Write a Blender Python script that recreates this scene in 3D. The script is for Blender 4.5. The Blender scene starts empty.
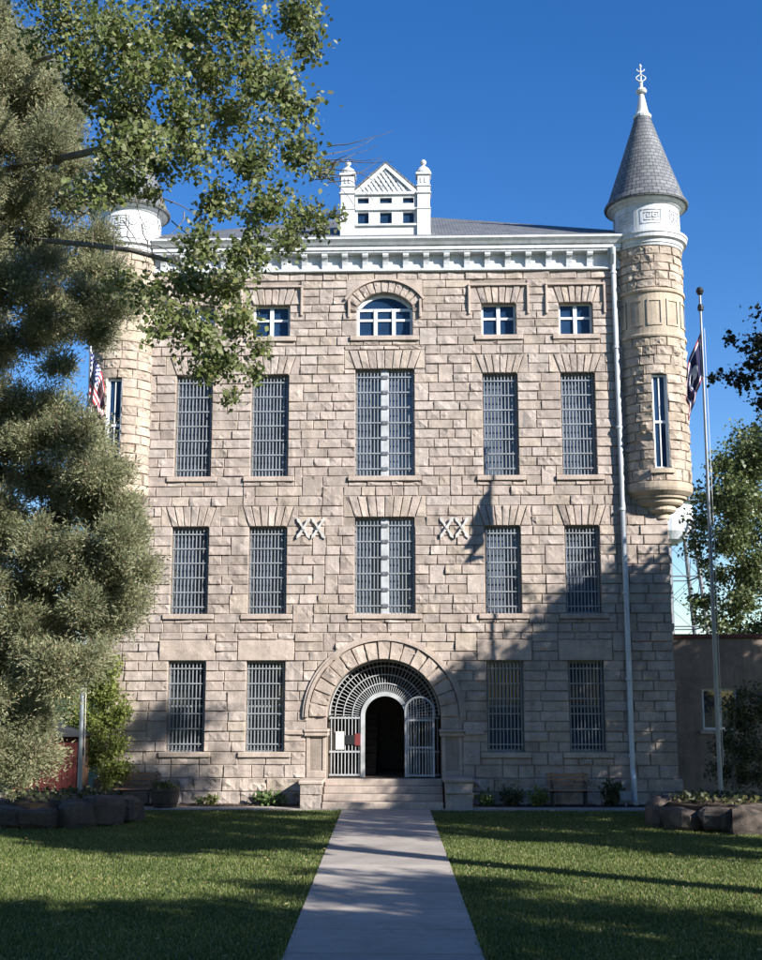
import bpy, math, random
import numpy as np
from math import sin, cos, pi, sqrt, radians
rng = np.random.default_rng(11)
random.seed(5)
SC = bpy.context.scene
COL = SC.collection
SKY, SUN, EXPO = .084, 5.0, 1.14
SUN_AZ, SUN_EL = 54.0, 27.0       # degrees right of the facade normal, above the horizon

# ------------------------------------------------------------------ objects
def link(o, parent=None):
    COL.objects.link(o)
    if parent is not None: o.parent = parent
    return o
def empty(name, loc=(0, 0, 0)):
    o = bpy.data.objects.new(name, None); o.empty_display_size = .3; o.location = loc
    return link(o)
def tag(o, label=None, cat=None, group=None, kind=None):
    if label: o['label'] = label
    if cat: o['category'] = cat
    if group: o['group'] = group
    if kind: o['kind'] = kind
    return o

class MB:
    """collects polygons; build() links them as one mesh object"""
    def __init__(s): s.v = []; s.f = []; s.m = []
    def add(s, verts, faces, mi=0):
        b = len(s.v); s.v.extend(verts)
        s.f.extend([tuple(b + i for i in f) for f in faces]); s.m.extend([mi] * len(faces))
    def box(s, x0, x1, y0, y1, z0, z1, mi=0, c=0.0):
        if c <= 0:
            V = [(x, y, z) for z in (z0, z1) for y in (y0, y1) for x in (x0, x1)]
            s.add(V, [(0, 2, 3, 1), (4, 5, 7, 6), (0, 1, 5, 4), (2, 6, 7, 3), (0, 4, 6, 2), (1, 3, 7, 5)], mi); return
        c = min(c, (x1 - x0) * .4, (y1 - y0) * .4, (z1 - z0) * .4)
        V = []; idx = {}
        X, Y, Z = (x0, x1), (y0, y1), (z0, z1)
        for i in (0, 1):
            for j in (0, 1):
                for k in (0, 1):
                    dx, dy, dz = (1 - 2 * i) * c, (1 - 2 * j) * c, (1 - 2 * k) * c
                    for a, p in enumerate(((X[i], Y[j] + dy, Z[k] + dz), (X[i] + dx, Y[j], Z[k] + dz), (X[i] + dx, Y[j] + dy, Z[k]))):
                        idx[i, j, k, a] = len(V); V.append(p)
        F = []
        for i in (0, 1): F.append([idx[i, j, k, 0] for j, k in ((0, 0), (1, 0), (1, 1), (0, 1))])
        for j in (0, 1): F.append([idx[i, j, k, 1] for i, k in ((0, 0), (1, 0), (1, 1), (0, 1))])
        for k in (0, 1): F.append([idx[i, j, k, 2] for i, j in ((0, 0), (1, 0), (1, 1), (0, 1))])
        for i in (0, 1):
            for j in (0, 1): F.append([idx[i, j, 0, 0], idx[i, j, 1, 0], idx[i, j, 1, 1], idx[i, j, 0, 1]])
        for i in (0, 1):
            for k in (0, 1): F.append([idx[i, 0, k, 0], idx[i, 1, k, 0], idx[i, 1, k, 2], idx[i, 0, k, 2]])
        for j in (0, 1):
            for k in (0, 1): F.append([idx[0, j, k, 1], idx[1, j, k, 1], idx[1, j, k, 2], idx[0, j, k, 2]])
        for i in (0, 1):
            for j in (0, 1):
                for k in (0, 1): F.append([idx[i, j, k, 0], idx[i, j, k, 1], idx[i, j, k, 2]])
        s.add(V, F, mi)
    def prism(s, poly, y0, y1, mi=0):                      # poly in x,z
        n = len(poly)
        V = [(x, y0, z) for x, z in poly] + [(x, y1, z) for x, z in poly]
        F = [tuple(range(n)), tuple(range(2 * n - 1, n - 1, -1))] + [(i, n + i, n + (i + 1) % n, (i + 1) % n) for i in range(n)]
        s.add(V, F, mi)
    def tube(s, pts, rad, n=8, cap=True, mi=0):
        P = [np.array(p, float) for p in pts]
        if not hasattr(rad, '__len__'): rad = [rad] * len(P)
        V = []; up = None
        for i, p in enumerate(P):
            d = P[min(i + 1, len(P) - 1)] - P[max(i - 1, 0)]
            d = d / (np.linalg.norm(d) + 1e-9)
            if up is None:
                up = np.array((0, 0, 1.)) if abs(d[2]) < .9 else np.array((1., 0, 0))
            a = np.cross(d, up); a /= np.linalg.norm(a) + 1e-9; b = np.cross(a, d); up = b
            for k in range(n):
                t = 2 * pi * k / n
                V.append(tuple(p + rad[i] * (cos(t) * a + sin(t) * b)))
        F = [(i * n + k, i * n + (k + 1) % n, (i + 1) * n + (k + 1) % n, (i + 1) * n + k) for i in range(len(P) - 1) for k in range(n)]
        if cap: F += [tuple(range(n - 1, -1, -1)), tuple((len(P) - 1) * n + k for k in range(n))]
        s.add(V, F, mi)
    def lathe(s, prof, n, cx, cy, a0=0.0, a1=2 * pi, mi=0):  # prof of (r, z); angle 0 faces -y, + towards +x
        full = abs(a1 - a0 - 2 * pi) < 1e-6
        m = n if full else n + 1
        V = []
        for r, z in prof:
            for k in range(m):
                a = a0 + (a1 - a0) * k / n
                V.append((cx + r * sin(a), cy - r * cos(a), z))
        F = []
        for i in range(len(prof) - 1):
            for k in range(n):
                k2 = (k + 1) % m
                F.append((i * m + k, i * m + k2, (i + 1) * m + k2, (i + 1) * m + k))
        s.add(V, F, mi)
    def ringbox(s, r0, r1, a0, a1, y0, y1, cx, cz, n=24, mi=0):   # flat arch band in x,z; angle from +x
        V = []
        for k in range(n + 1):
            a = a0 + (a1 - a0) * k / n
            for r in (r0, r1):
                for y in (y0, y1): V.append((cx + r * cos(a), y, cz + r * sin(a)))
        F = []
        for k in range(n):
            b = 4 * k; e = b + 4
            F += [(b, b + 2, e + 2, e), (b + 1, e + 1, e + 3, b + 3), (b, e, e + 1, b + 1), (b + 2, b + 3, e + 3, e + 2)]
        F += [(0, 1, 3, 2), (4 * n, 4 * n + 2, 4 * n + 3, 4 * n + 1)]
        s.add(V, F, mi)
    def build(s, name, mats, parent=None, smooth=False, recalc=True):
        me = bpy.data.meshes.new(name); me.from_pydata(s.v, [], s.f)
        if not isinstance(mats, (list, tuple)): mats = [mats]
        for m in mats: me.materials.append(m)
        me.polygons.foreach_set('material_index', s.m)
        if smooth: me.polygons.foreach_set('use_smooth', [True] * len(s.f))
        me.update()
        if recalc:
            import bmesh
            bm = bmesh.new(); bm.from_mesh(me); bmesh.ops.recalc_face_normals(bm, faces=bm.faces); bm.to_mesh(me); bm.free()
        o = bpy.data.objects.new(name, me)
        return link(o, parent)

def npmesh(name, verts, nper, mat, parent=None):
    """verts (N*nper,3): N separate polygons of nper corners"""
    n = len(verts) // nper
    me = bpy.data.meshes.new(name)
    me.vertices.add(n * nper); me.vertices.foreach_set('co', np.ascontiguousarray(verts, dtype=np.float32).ravel())
    me.loops.add(n * nper); me.loops.foreach_set('vertex_index', np.arange(n * nper, dtype=np.int32))
    me.polygons.add(n); me.polygons.foreach_set('loop_start', np.arange(n, dtype=np.int32) * nper)
    me.materials.append(mat); me.update(calc_edges=True); me.validate()
    o = bpy.data.objects.new(name, me)
    return link(o, parent)

# ------------------------------------------------------------------ materials
def newmat(name):
    m = bpy.data.materials.new(name); m.use_nodes = True
    nt = m.node_tree; b = nt.nodes['Principled BSDF']
    return m, nt, b
def N(nt, t, **kw):
    n = nt.nodes.new(t)
    for k, v in kw.items():
        if k in n.inputs.keys(): n.inputs[k].default_value = v
        else: setattr(n, k, v)
    return n
def ramp(nt, fac, stops):
    r = nt.nodes.new('ShaderNodeValToRGB'); cr = r.color_ramp
    while len(cr.elements) > 1: cr.elements.remove(cr.elements[-1])
    cr.elements[0].position = stops[0][0]; cr.elements[0].color = (*stops[0][1], 1)
    for p, c in stops[1:]:
        e = cr.elements.new(p); e.color = (*c, 1)
    nt.links.new(fac, r.inputs[0]); return r.outputs[0]
def mix(nt, fac, a, b, mode='MIX'):
    m = nt.nodes.new('ShaderNodeMix'); m.data_type = 'RGBA'; m.blend_type = mode
    for sock, v in ((m.inputs[0], fac), (m.inputs[6], a), (m.inputs[7], b)):
        if hasattr(v, 'is_linked'): nt.links.new(v, sock)
        elif isinstance(v, tuple): sock.default_value = (*v, 1)
        else: sock.default_value = v
    return m.outputs[2]
def noise(nt, scale, detail=4, rough=.6, vec=None):
    n = N(nt, 'ShaderNodeTexNoise'); n.inputs['Scale'].default_value = scale; n.inputs['Detail'].default_value = detail; n.inputs['Roughness'].default_value = rough
    if vec is None:
        g = N(nt, 'ShaderNodeNewGeometry'); vec = g.outputs['Position']
    nt.links.new(vec, n.inputs['Vector']); return n.outputs['Fac']
def bump(nt, b, h, strength=.4, dist=.02):
    bp = N(nt, 'ShaderNodeBump'); bp.inputs['Strength'].default_value = strength; bp.inputs['Distance'].default_value = dist
    nt.links.new(h, bp.inputs['Height']); nt.links.new(bp.outputs[0], b.inputs['Normal'])
def island(nt): return N(nt, 'ShaderNodeNewGeometry').outputs['Random Per Island']

def stone_mat(name, stops, dark=.72, rough=.93, bs=.5):
    m, nt, b = newmat(name)
    c = ramp(nt, island(nt), stops)
    c = mix(nt, 1.0, c, ramp(nt, noise(nt, 2.2, 6, .65), [(.30, (dark, dark, dark)), (.60, (1.08, 1.07, 1.06))]), 'MULTIPLY')
    c = mix(nt, 1.0, c, ramp(nt, noise(nt, 28, 5, .7), [(.32, (.78, .77, .76)), (.66, (1.12, 1.12, 1.12))]), 'MULTIPLY')
    c = mix(nt, ramp(nt, noise(nt, .55, 5, .7), [(.58, (0, 0, 0)), (.76, (.4, .4, .4))]), c, (.33, .265, .18))
    mp = N(nt, 'ShaderNodeMapping'); mp.inputs['Scale'].default_value = (2.6, 2.6, .22)
    nt.links.new(N(nt, 'ShaderNodeNewGeometry').outputs['Position'], mp.inputs['Vector'])
    c = mix(nt, 1.0, c, ramp(nt, noise(nt, 1.0, 5, .7, mp.outputs[0]), [(.34, (.80, .79, .78)), (.52, (1, 1, 1)), (.72, (1.07, 1.06, 1.05))]), 'MULTIPLY')
    nt.links.new(c, b.inputs['Base Color']); b.inputs['Roughness'].default_value = rough
    b.inputs['Specular IOR Level'].default_value = .25
    bump(nt, b, noise(nt, 22, 6, .7), bs, .02)
    return m
ST = [(0, (0.396, 0.328, 0.284)), (.14, (0.368, 0.305, 0.265)), (.30, (0.419, 0.356, 0.313)), (.46, (0.442, 0.374, 0.331)), (.60, (0.382, 0.323, 0.284)), (.74, (0.428, 0.356, 0.308)), (.86, (0.419, 0.351, 0.289)), (.95, (0.349, 0.291, 0.251)), (1, (0.452, 0.393, 0.351))]
M = {}
M['stone'] = stone_mat('rock_faced_sandstone', ST)
M['mortar'] = stone_mat('sandstone_backing', [(0, (.27, .225, .19)), (1, (.30, .25, .21))], .8)
M['smooth'] = stone_mat('dressed_sandstone', [(0, (.395, .325, .275)), (.5, (.43, .355, .30)), (1, (.385, .318, .275))], .82, .85, .15)
M['tanstone'] = stone_mat('tower_sandstone', [(0, (.425, .35, .285)), (.3, (.385, .315, .255)), (.6, (.455, .38, .31)), (.85, (.41, .335, .255)), (1, (.47, .40, .335))])
M['tansmooth'] = stone_mat('tower_dressed_sandstone', [(0, (.42, .345, .265)), (.5, (.46, .38, .295)), (1, (.40, .33, .25))], .82, .85, .15)

def paint(name, col, rough=.5, dirt=.85, spec=.4, metal=0):
    m, nt, b = newmat(name)
    c = mix(nt, 1.0, tuple(col), ramp(nt, noise(nt, 3.5, 6, .7), [(.3, (dirt, dirt, dirt * .98)), (.6, (1.03, 1.03, 1.03))]), 'MULTIPLY')
    c = mix(nt, 1.0, c, ramp(nt, noise(nt, 30, 4, .7), [(.3, (.92, .92, .92)), (.65, (1.02, 1.02, 1.02))]), 'MULTIPLY')
    mp = N(nt, 'ShaderNodeMapping'); mp.inputs['Scale'].default_value = (7, 7, .7)
    nt.links.new(N(nt, 'ShaderNodeNewGeometry').outputs['Position'], mp.inputs['Vector'])
    c = mix(nt, 1.0, c, ramp(nt, noise(nt, 1.0, 5, .7, mp.outputs[0]), [(.36, (.84, .82, .79)), (.54, (1, 1, 1))]), 'MULTIPLY')
    nt.links.new(c, b.inputs['Base Color']); b.inputs['Roughness'].default_value = rough
    b.inputs['Specular IOR Level'].default_value = spec; b.inputs['Metallic'].default_value = metal
    bump(nt, b, noise(nt, 40, 3), .12, .004)
    return m
M['white'] = paint('white_paint', (.59, .605, .625), .55, .78)
M['anchor'] = paint('grey_iron_anchor', (.55, .53, .50), .6, .75)
M['bars'] = paint('grey_painted_bars', (.285, .30, .315), .45, .75)
M['sash'] = paint('white_sash', (.70, .72, .74), .45, .85)
M['gatepaint'] = paint('gate_paint', (.44, .45, .46), .5, .72)
M['strip'] = paint('mullion_grey_white', (.46, .47, .48), .5, .7)
M['pipe'] = paint('galvanised_pipe', (.55, .58, .60), .4, .85)
M['polemetal'] = paint('pole_aluminium', (.25, .27, .29), .4, .85, .5, .4)
M['black'] = paint('dark_metal', (.02, .02, .022), .45, .8)
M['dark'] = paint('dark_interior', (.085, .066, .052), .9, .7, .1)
M['redwood'] = paint('dark_red_boards', (.085, .014, .012), .7, .6)
M['redcap'] = paint('red_brown_coping', (.17, .065, .05), .8, .7)
M['wood'] = paint('weathered_bench_wood', (.33, .19, .12), .75, .65)
M['oak'] = paint('barrel_oak', (.10, .075, .055), .8, .6)
M['paper'] = paint('white_notice', (.72, .70, .66), .7, .9)
M['signred'] = paint('red_notice', (.17, .03, .027), .6, .85)
M['stucco'] = stone_mat('wing_stucco', [(0, (.30, .235, .19)), (1, (.30, .235, .19))], .75, .95, .3)
M['soil'] = paint('bed_soil', (.085, .062, .045), .95, .6, .1)
M['rock'] = stone_mat('planter_boulder', [(0, (.06, .05, .042)), (.4, (.09, .06, .045)), (.7, (.11, .095, .085)), (1, (.05, .04, .034))], .6, .9, .8)
M['tank'] = paint('tank_white', (.68, .70, .74), .5, .85)
M['towersteel'] = paint('tower_steel', (.15, .16, .18), .5, .7)
M['lamp'] = paint('lamp_grey', (.25, .25, .26), .4, .8)

def glass(name, col, rough=.06, ior=1.65):
    m, nt, b = newmat(name)
    c = mix(nt, 1.0, tuple(col), ramp(nt, noise(nt, 1.1, 3, .6), [(.3, (.6, .62, .66)), (.65, (1.25, 1.25, 1.25))]), 'MULTIPLY')
    nt.links.new(c, b.inputs['Base Color']); b.inputs['Roughness'].default_value = rough; b.inputs['IOR'].default_value = ior
    bump(nt, b, noise(nt, 2.5, 2), .05, .02)
    return m
M['glassdark'] = glass('dark_window_glass', (.030, .040, .055))
M['glasspale'] = glass('pale_screened_glass', (.085, .105, .14), .12)
M['glassblue'] = glass('blue_window_glass', (.014, .036, .078), .06, 1.35)  # blue of the reflected sky put into the pane's base colour

def slate():
    m, nt, b = newmat('slate_roof')
    tc = N(nt, 'ShaderNodeTexCoord')
    br = N(nt, 'ShaderNodeTexBrick'); br.inputs['Scale'].default_value = 1.0
    br.inputs['Brick Width'].default_value = .20; br.inputs['Row Height'].default_value = .135; br.inputs['Mortar Size'].default_value = .012
    br.inputs['Color1'].default_value = (.105, .11, .118, 1); br.inputs['Color2'].default_value = (.165, .17, .178, 1); br.inputs['Mortar'].default_value = (.035, .037, .042, 1)
    nt.links.new(tc.outputs['UV'], br.inputs['Vector'])
    c = mix(nt, 1.0, br.outputs['Color'], ramp(nt, noise(nt, 2.0, 6, .7), [(.3, (.72, .72, .74)), (.65, (1.2, 1.18, 1.15))]), 'MULTIPLY')
    nt.links.new(c, b.inputs['Base Color']); b.inputs['Roughness'].default_value = .62
    inv = N(nt, 'ShaderNodeMath', operation='SUBTRACT'); inv.inputs[0].default_value = 1; nt.links.new(br.outputs['Fac'], inv.inputs[1])
    bump(nt, b, inv.outputs[0], .7, .02)
    return m
M['slate'] = slate()
def uvset(o, fn):
    me = o.data; uv = me.uv_layers.new(name='UVMap')
    co = [v.co for v in me.vertices]
    for p in me.polygons:
        for li in p.loop_indices:
            uv.data[li].uv = fn(co[me.loops[li].vertex_index], p)

def ground_mat(name, stops, s1, s2, rough=.95):
    m, nt, b = newmat(name)
    c = ramp(nt, noise(nt, s1, 6, .65), stops)
    c = mix(nt, 1.0, c, ramp(nt, noise(nt, s2, 5, .7), [(.3, (.7, .7, .7)), (.65, (1.15, 1.15, 1.15))]), 'MULTIPLY')
    nt.links.new(c, b.inputs['Base Color']); b.inputs['Roughness'].default_value = rough; b.inputs['Specular IOR Level'].default_value = .15
    bump(nt, b, noise(nt, s2, 5), .4, .02)
    return m
M['lawn'] = ground_mat('lawn_ground', [(.3, (.045, .072, .02)), (.55, (.060, .090, .028)), (.75, (.085, .095, .036))], .9, 25)
def concrete():
    m, nt, b = newmat('path_concrete')
    c = ramp(nt, noise(nt, 1.3, 7, .65), [(.3, (.30, .26, .225)), (.5, (.375, .33, .29)), (.72, (.43, .385, .34))])
    c = mix(nt, 1.0, c, ramp(nt, noise(nt, 60, 4, .7), [(.3, (.80, .80, .80)), (.66, (1.12, 1.12, 1.12))]), 'MULTIPLY')
    c = mix(nt, 1.0, c, ramp(nt, island(nt), [(0, (.82, .82, .83)), (1, (1.08, 1.07, 1.06))]), 'MULTIPLY')
    c = mix(nt, ramp(nt, noise(nt, 5, 8, .75), [(.56, (0, 0, 0)), (.70, (.75, .75, .75))]), c, (.19, .17, .155))
    nt.links.new(c, b.inputs['Base Color']); b.inputs['Roughness'].default_value = .9; b.inputs['Specular IOR Level'].default_value = .2
    bump(nt, b, noise(nt, 45, 5), .35, .008)
    return m
M['concrete'] = concrete()
M['joint'] = paint('joint_dirt', (.07, .06, .05), .95, .7, .1)
M['bark'] = ground_mat('grey_bark', [(.3, (.10, .082, .066)), (.6, (.19, .165, .14)), (.8, (.25, .215, .18))], 3, 18)
M['redbark'] = ground_mat('juniper_bark', [(.3, (.11, .066, .045)), (.7, (.22, .145, .10))], 3, 16)

def leaf(name, stops, trans=.3, rough=.5, spec=.4, ps=.9, pr=[(.3, (.74, .78, .72)), (.68, (1.2, 1.16, 1.12))]):
    m, nt, b = newmat(name)
    c = ramp(nt, island(nt), stops)
    c = mix(nt, 1.0, c, ramp(nt, noise(nt, ps, 4, .6), pr), 'MULTIPLY')
    nt.links.new(c, b.inputs['Base Color']); b.inputs['Roughness'].default_value = rough; b.inputs['Specular IOR Level'].default_value = spec
    t = N(nt, 'ShaderNodeBsdfTranslucent'); nt.links.new(c, t.inputs[0])
    ms = N(nt, 'ShaderNodeMixShader'); ms.inputs[0].default_value = trans
    nt.links.new(b.outputs[0], ms.inputs[1]); nt.links.new(t.outputs[0], ms.inputs[2])
    nt.links.new(ms.outputs[0], nt.nodes['Material Output'].inputs[0])
    return m
M['cotton'] = leaf('cottonwood_leaf', [(0, (.10, .14, .038)), (.35, (.155, .19, .060)), (.65, (.21, .235, .095)), (.85, (.28, .29, .16)), (.95, (.34, .34, .23)), (1, (.34, .28, .09))], .45, .48, .3)
M['juniper'] = leaf('juniper_spray', [(0, (.16, .175, .09)), (.35, (.245, .26, .145)), (.7, (.31, .315, .195)), (.88, (.38, .37, .255)), (1, (.29, .20, .125))], .45, .6, .25)
M['darkleaf'] = leaf('dark_conifer_leaf', [(0, (.016, .026, .016)), (1, (.038, .05, .03))], .15, .5, .3)
M['backleaf'] = leaf('elm_leaf', [(0, (.060, .092, .030)), (.5, (.105, .135, .048)), (1, (.18, .19, .085))], .28, .45, .4)
M['shrubleaf'] = leaf('yellow_green_leaf', [(0, (.13, .17, .036)), (.5, (.19, .225, .056)), (1, (.27, .28, .09))], .4, .5, .3)
M['bushleaf'] = leaf('dark_bush_leaf', [(0, (.038, .052, .022)), (.6, (.075, .085, .034)), (1, (.15, .14, .06))], .2, .5, .3)
M['plantleaf'] = leaf('bed_plant_leaf', [(0, (.055, .10, .035)), (1, (.12, .165, .06))], .25, .5, .3)
M['grass'] = leaf('grass_blade', [(0, (.075, .115, .026)), (.4, (.12, .165, .042)), (.72, (.175, .205, .066)), (.92, (.26, .245, .11)), (1, (.36, .32, .19))], .42, .5, .25, .45, [(.3, (.62, .70, .60)), (.52, (1, 1, 1)), (.72, (1.3, 1.18, 1.1))])

# ------------------------------------------------------------------ stones
def lin(n, e):                                             # n inner cells with a thin rim of width e (fraction) at both ends
    return np.concatenate(([0.0], np.linspace(e, 1 - e, n), [1.0]))
def stone(mb, fmap, w, h, proud=.022, rough=.0175, cell=.125, mi=0, rim=.016):
    """rock-faced block; fmap(U, V, D) gives positions for unit coordinates and outward depth"""
    nu = max(3, int(round(w / cell)) + 1); nv = max(3, int(round(h / cell)) + 1)
    U = lin(nu, min(.3, rim / w)); V = lin(nv, min(.3, rim / h))
    uu, vv = np.meshgrid(U, V)
    D = rng.normal(0, 1, uu.shape)
    k = D.copy(); k[1:-1, 1:-1] = (D[1:-1, 1:-1] * 1.2 + D[:-2, 1:-1] + D[2:, 1:-1] + D[1:-1, :-2] + D[1:-1, 2:]) / 2.6
    D = proud + rough * (.55 * k + .45 * np.abs(k)) + rough * .9 * ((uu - .5) * rng.normal() + (vv - .5) * rng.normal())
    D = np.maximum(D, .004)
    D[[0, -1], :] = -.012; D[:, [0, -1]] = -.012
    ju = rng.normal(0, .16 / (nu + 1), uu.shape); jv = rng.normal(0, .16 / (nv + 1), uu.shape)
    ju[:, [0, 1, -2, -1]] = 0; jv[[0, 1, -2, -1], :] = 0; ju[[0, -1], :] = 0; jv[:, [0, -1]] = 0
    P = fmap(uu + ju, vv + jv, D)
    V3 = [tuple(p) for p in np.stack(P, -1).reshape(-1, 3)]
    c = len(U)
    F = []
    for j in range(len(V) - 1):
        for i in range(c - 1):
            a, b, d, e = j * c + i, j * c + i + 1, (j + 1) * c + i + 1, (j + 1) * c + i
            if (i + j) & 1: F += [(a, b, d), (a, d, e)]
            else: F += [(a, b, e), (b, d, e)]
    mb.add(V3, F, mi)
def rectmap(x0, x1, z0, z1, y=0.0, g=.007):
    return lambda u, v, d: (x0 + g + (x1 - x0 - 2 * g) * u, y - d, z0 + g + (z1 - z0 - 2 * g) * v)
def quadmap(p00, p10, p11, p01, y=0.0):
    def f(u, v, d):
        x = (1 - u) * (1 - v) * p00[0] + u * (1 - v) * p10[0] + u * v * p11[0] + (1 - u) * v * p01[0]
        z = (1 - u) * (1 - v) * p00[1] + u * (1 - v) * p10[1] + u * v * p11[1] + (1 - u) * v * p01[1]
        return x, y - d, z
    return f
def archmap(a0, a1, r0, r1, cx, cz, y=0.0):
    def f(u, v, d):
        a = a0 + (a1 - a0) * u; r = r0 + (r1 - r0) * v
        return cx + r * np.cos(a), y - d, cz + r * np.sin(a)
    return f
def cylmap(a0, a1, z0, z1, r, cx, cy, g=.007):
    def f(u, v, d):
        a = a0 + g / r + (a1 - a0 - 2 * g / r) * u
        return cx + (r + d) * np.sin(a), cy - (r + d) * np.cos(a), z0 + g + (z1 - z0 - 2 * g) * v
    return f
def free(lo, hi, holes):
    out = []; x = lo
    for a, b in sorted(holes):
        if a > x: out.append((x, min(a, hi)))
        x = max(x, b)
        if x >= hi: break
    if x < hi: out.append((x, hi))
    return [(a, b) for a, b in out if b - a > .02]
def cuts(a, b, lo=.34, hi=.82):
    L = b - a
    if L < lo * 1.7: return [a, b]
    xs = [a]
    while b - xs[-1] > hi:
        xs.append(xs[-1] + random.uniform(lo, hi))
    if b - xs[-1] < lo * .6 and len(xs) > 1: xs[-1] = (xs[-2] + b) / 2
    return xs + [b]

# ================================================================== THE BUILDING
B = tag(empty('prison_building'), 'four-storey rock-faced sandstone prison with barred windows, white cornice and corner turrets', 'building')
HW = 8.1
SILLH = .16
wins = []                                                  # x0, x1, z0, z1, row
cols = [(-6.2, -5.13), (-3.96, -2.87), (2.84, 3.86), (5.13, 6.12)]
for r, (z0, z1) in enumerate([(1.43, 3.95), (5.28, 7.80), (9.27, 12.33), (13.49, 14.47)], 1):
    for ci, (a, b) in enumerate(cols):
        if r == 4 and ci == 0: a, b = -6.12, -5.12
        wins.append((a, b, z0, z1, r, 's'))
wins += [(-.90, .83, 5.28, 8.06, 2, 'c'), (-.90, .83, 9.27, 12.48, 3, 'c'), (-.86, .79, 13.49, 14.83, 4, 'c')]
LT = {1: 4.55, 2: 8.40, 3: 12.90, 4: 15.0}                 # lintel tops
AX, AZ, AR, AR2 = -.06, 2.39, 1.60, 2.22                   # entrance arch
HALL = .72

holes = []
for a, b, z0, z1, r, k in wins:
    holes.append((a, b, z0, z1))
    holes.append((a - .2, b + .2, z0 - SILLH, z0))
    e = .27 if r == 1 else .33
    if r == 4 and k == 'c': holes.append((a - .3, b + .3, 14.36, 15.22))
    elif r == 3 and k == 'c': holes.append((a - e, b + e, z1, 13.06))
    elif r == 2 and k == 'c': holes.append((a - e, b + e, z1, 8.68))
    else: holes.append((a - e, b + e, z1, LT[r]))
n = 12
zz = np.linspace(AZ, AZ + AR + .12, n + 1)
for i in range(n):
    hw = sqrt(max(0.0, (AR + .12) ** 2 - (zz[i] - AZ) ** 2))
    holes.append((AX - hw, AX + hw, zz[i], zz[i + 1]))
holes.append((AX - 2.2, AX + 2.2, 0, 2.05))                # piers stand here
holes.append((AX - 1.95, AX + 1.95, 2.05, 2.39))

courses = []
def seq(a, b, k): courses.extend([(a + (b - a) * i / k, a + (b - a) * (i + 1) / k) for i in range(k)])
seq(.72, 1.43, 2); seq(1.43, 3.95, 9); seq(3.95, 5.28, 5); seq(5.28, 7.80, 9); seq(7.80, 9.27, 5); seq(9.27, 12.33, 11); seq(12.33, 13.49, 4); seq(13.49, 14.47, 4); seq(14.47, 15.46, 4)
wall = MB()
def run_blocks(x0, x1, z0, z1, ci=None, y=0.0):
    xs = cuts(x0, x1)
    for a, b in zip(xs[:-1], xs[1:]):
        zt = z1
        if ci is not None and ci + 1 < len(courses) and random.random() < .10 and b - a < .62:
            n0, n1 = courses[ci + 1]
            if all(not (h[0] < b and h[1] > a and h[2] < n1 and h[3] > n0) for h in holes) and b < HW - .02 and a > -HW + .02:
                zt = n1; holes.append((a, b, n0, n1))
        stone(wall, rectmap(a, b, z0, zt, y), b - a, zt - z0, proud=random.uniform(.012, .034))
for ci, (z0, z1) in enumerate(courses):
    ov = [h for h in holes if h[2] < z1 - .012 and h[3] > z0 + .012]
    for a, b in free(-HW, HW, [(h[0], h[1]) for h in ov]): run_blocks(a, b, z0, z1, ci)
    ed = sorted({z0, z1} | {h[2] for h in ov if z0 + .05 < h[2] < z1 - .05} | {h[3] for h in ov if z0 + .05 < h[3] < z1 - .05})
    if len(ed) > 2:
        fr = free(-HW, HW, [(h[0], h[1]) for h in ov])
        sp = free(-HW, HW, fr)
        for s0, s1 in zip(ed[:-1], ed[1:]):
            o2 = [(h[0], h[1]) for h in holes if h[2] < s1 - .012 and h[3] > s0 + .012]
            for a, b in sp:
                for c, d in free(a, b, o2):
                    if d - c > .06: run_blocks(c, d, s0, s1)
for z0, z1, y in ((0, .36, -.16), (.36, .72, -.09)):       # plinth courses
    for a, b in ((-HW - .1, AX - 2.2), (AX + 2.2, HW + .1)):
        xs = cuts(a, b, .6, 1.35)
        for c, d in zip(xs[:-1], xs[1:]): stone(wall, rectmap(c, d, z0, z1, y), d - c, z1 - z0, .025, .045)
        wall.box(a, b, y + .012, .03, z0, z1 - .006, 1)
# backing with the openings left out
op = [(a, b, z0, z1 if not (r == 4 and k == 'c') else 14.40) for a, b, z0, z1, r, k in wins]
cw = wins[-1]
SR = ((.825) ** 2 + .43 ** 2) / (2 * .43); SCZ = 14.83 - SR; SCX = -.035     # segmental head of the top middle window
zz2 = np.linspace(14.40, 14.83, 7)
for i in range(6):
    hw = sqrt(max(0.0, SR ** 2 - (zz2[i] - SCZ) ** 2)); op.append((SCX - hw, SCX + hw, zz2[i], zz2[i + 1]))
for i in range(n):
    hw = sqrt(max(0.0, (AR + .12) ** 2 - (zz[i] - AZ) ** 2)); op.append((AX - hw, AX + hw, zz[i], zz[i + 1]))
op.append((AX - AR, AX + AR, 0, AZ))
ed = sorted({0.0, 16.1} | {h[2] for h in op} | {h[3] for h in op})
for s0, s1 in zip(ed[:-1], ed[1:]):
    if s1 - s0 < 1e-4: continue
    for a, b in free(-HW + .012, HW - .012, [(h[0], h[1]) for h in op if h[2] < s1 - 1e-4 and h[3] > s0 + 1e-4]):
        wall.box(a, b, .008, .5, s0, s1, 1)
for s in (-1, 1):                                          # flanks and back
    x0, x1 = sorted((s * (HW - .012), s * (HW - .5)))
    wall.box(x0, x1, .502, 13.6, 0, 16.1, 1)
    zc = 0
    for z0, z1 in [(0, .36), (.36, .72)] + courses:
        ys = cuts(.03, 6.0)
        for c, d in zip(ys[:-1], ys[1:]):
            def f(u, v, dd, c=c, d=d, z0=z0, z1=z1, s=s):
                return s * (HW - .012 + dd), c + .007 + (d - c - .014) * u, z0 + .007 + (z1 - z0 - .014) * v
            stone(wall, f, d - c, z1 - z0, .02, .03, cell=.2)
wall.box(-HW + .5, HW - .5, 13.2, 13.6, 0, 16.1, 1)
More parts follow.
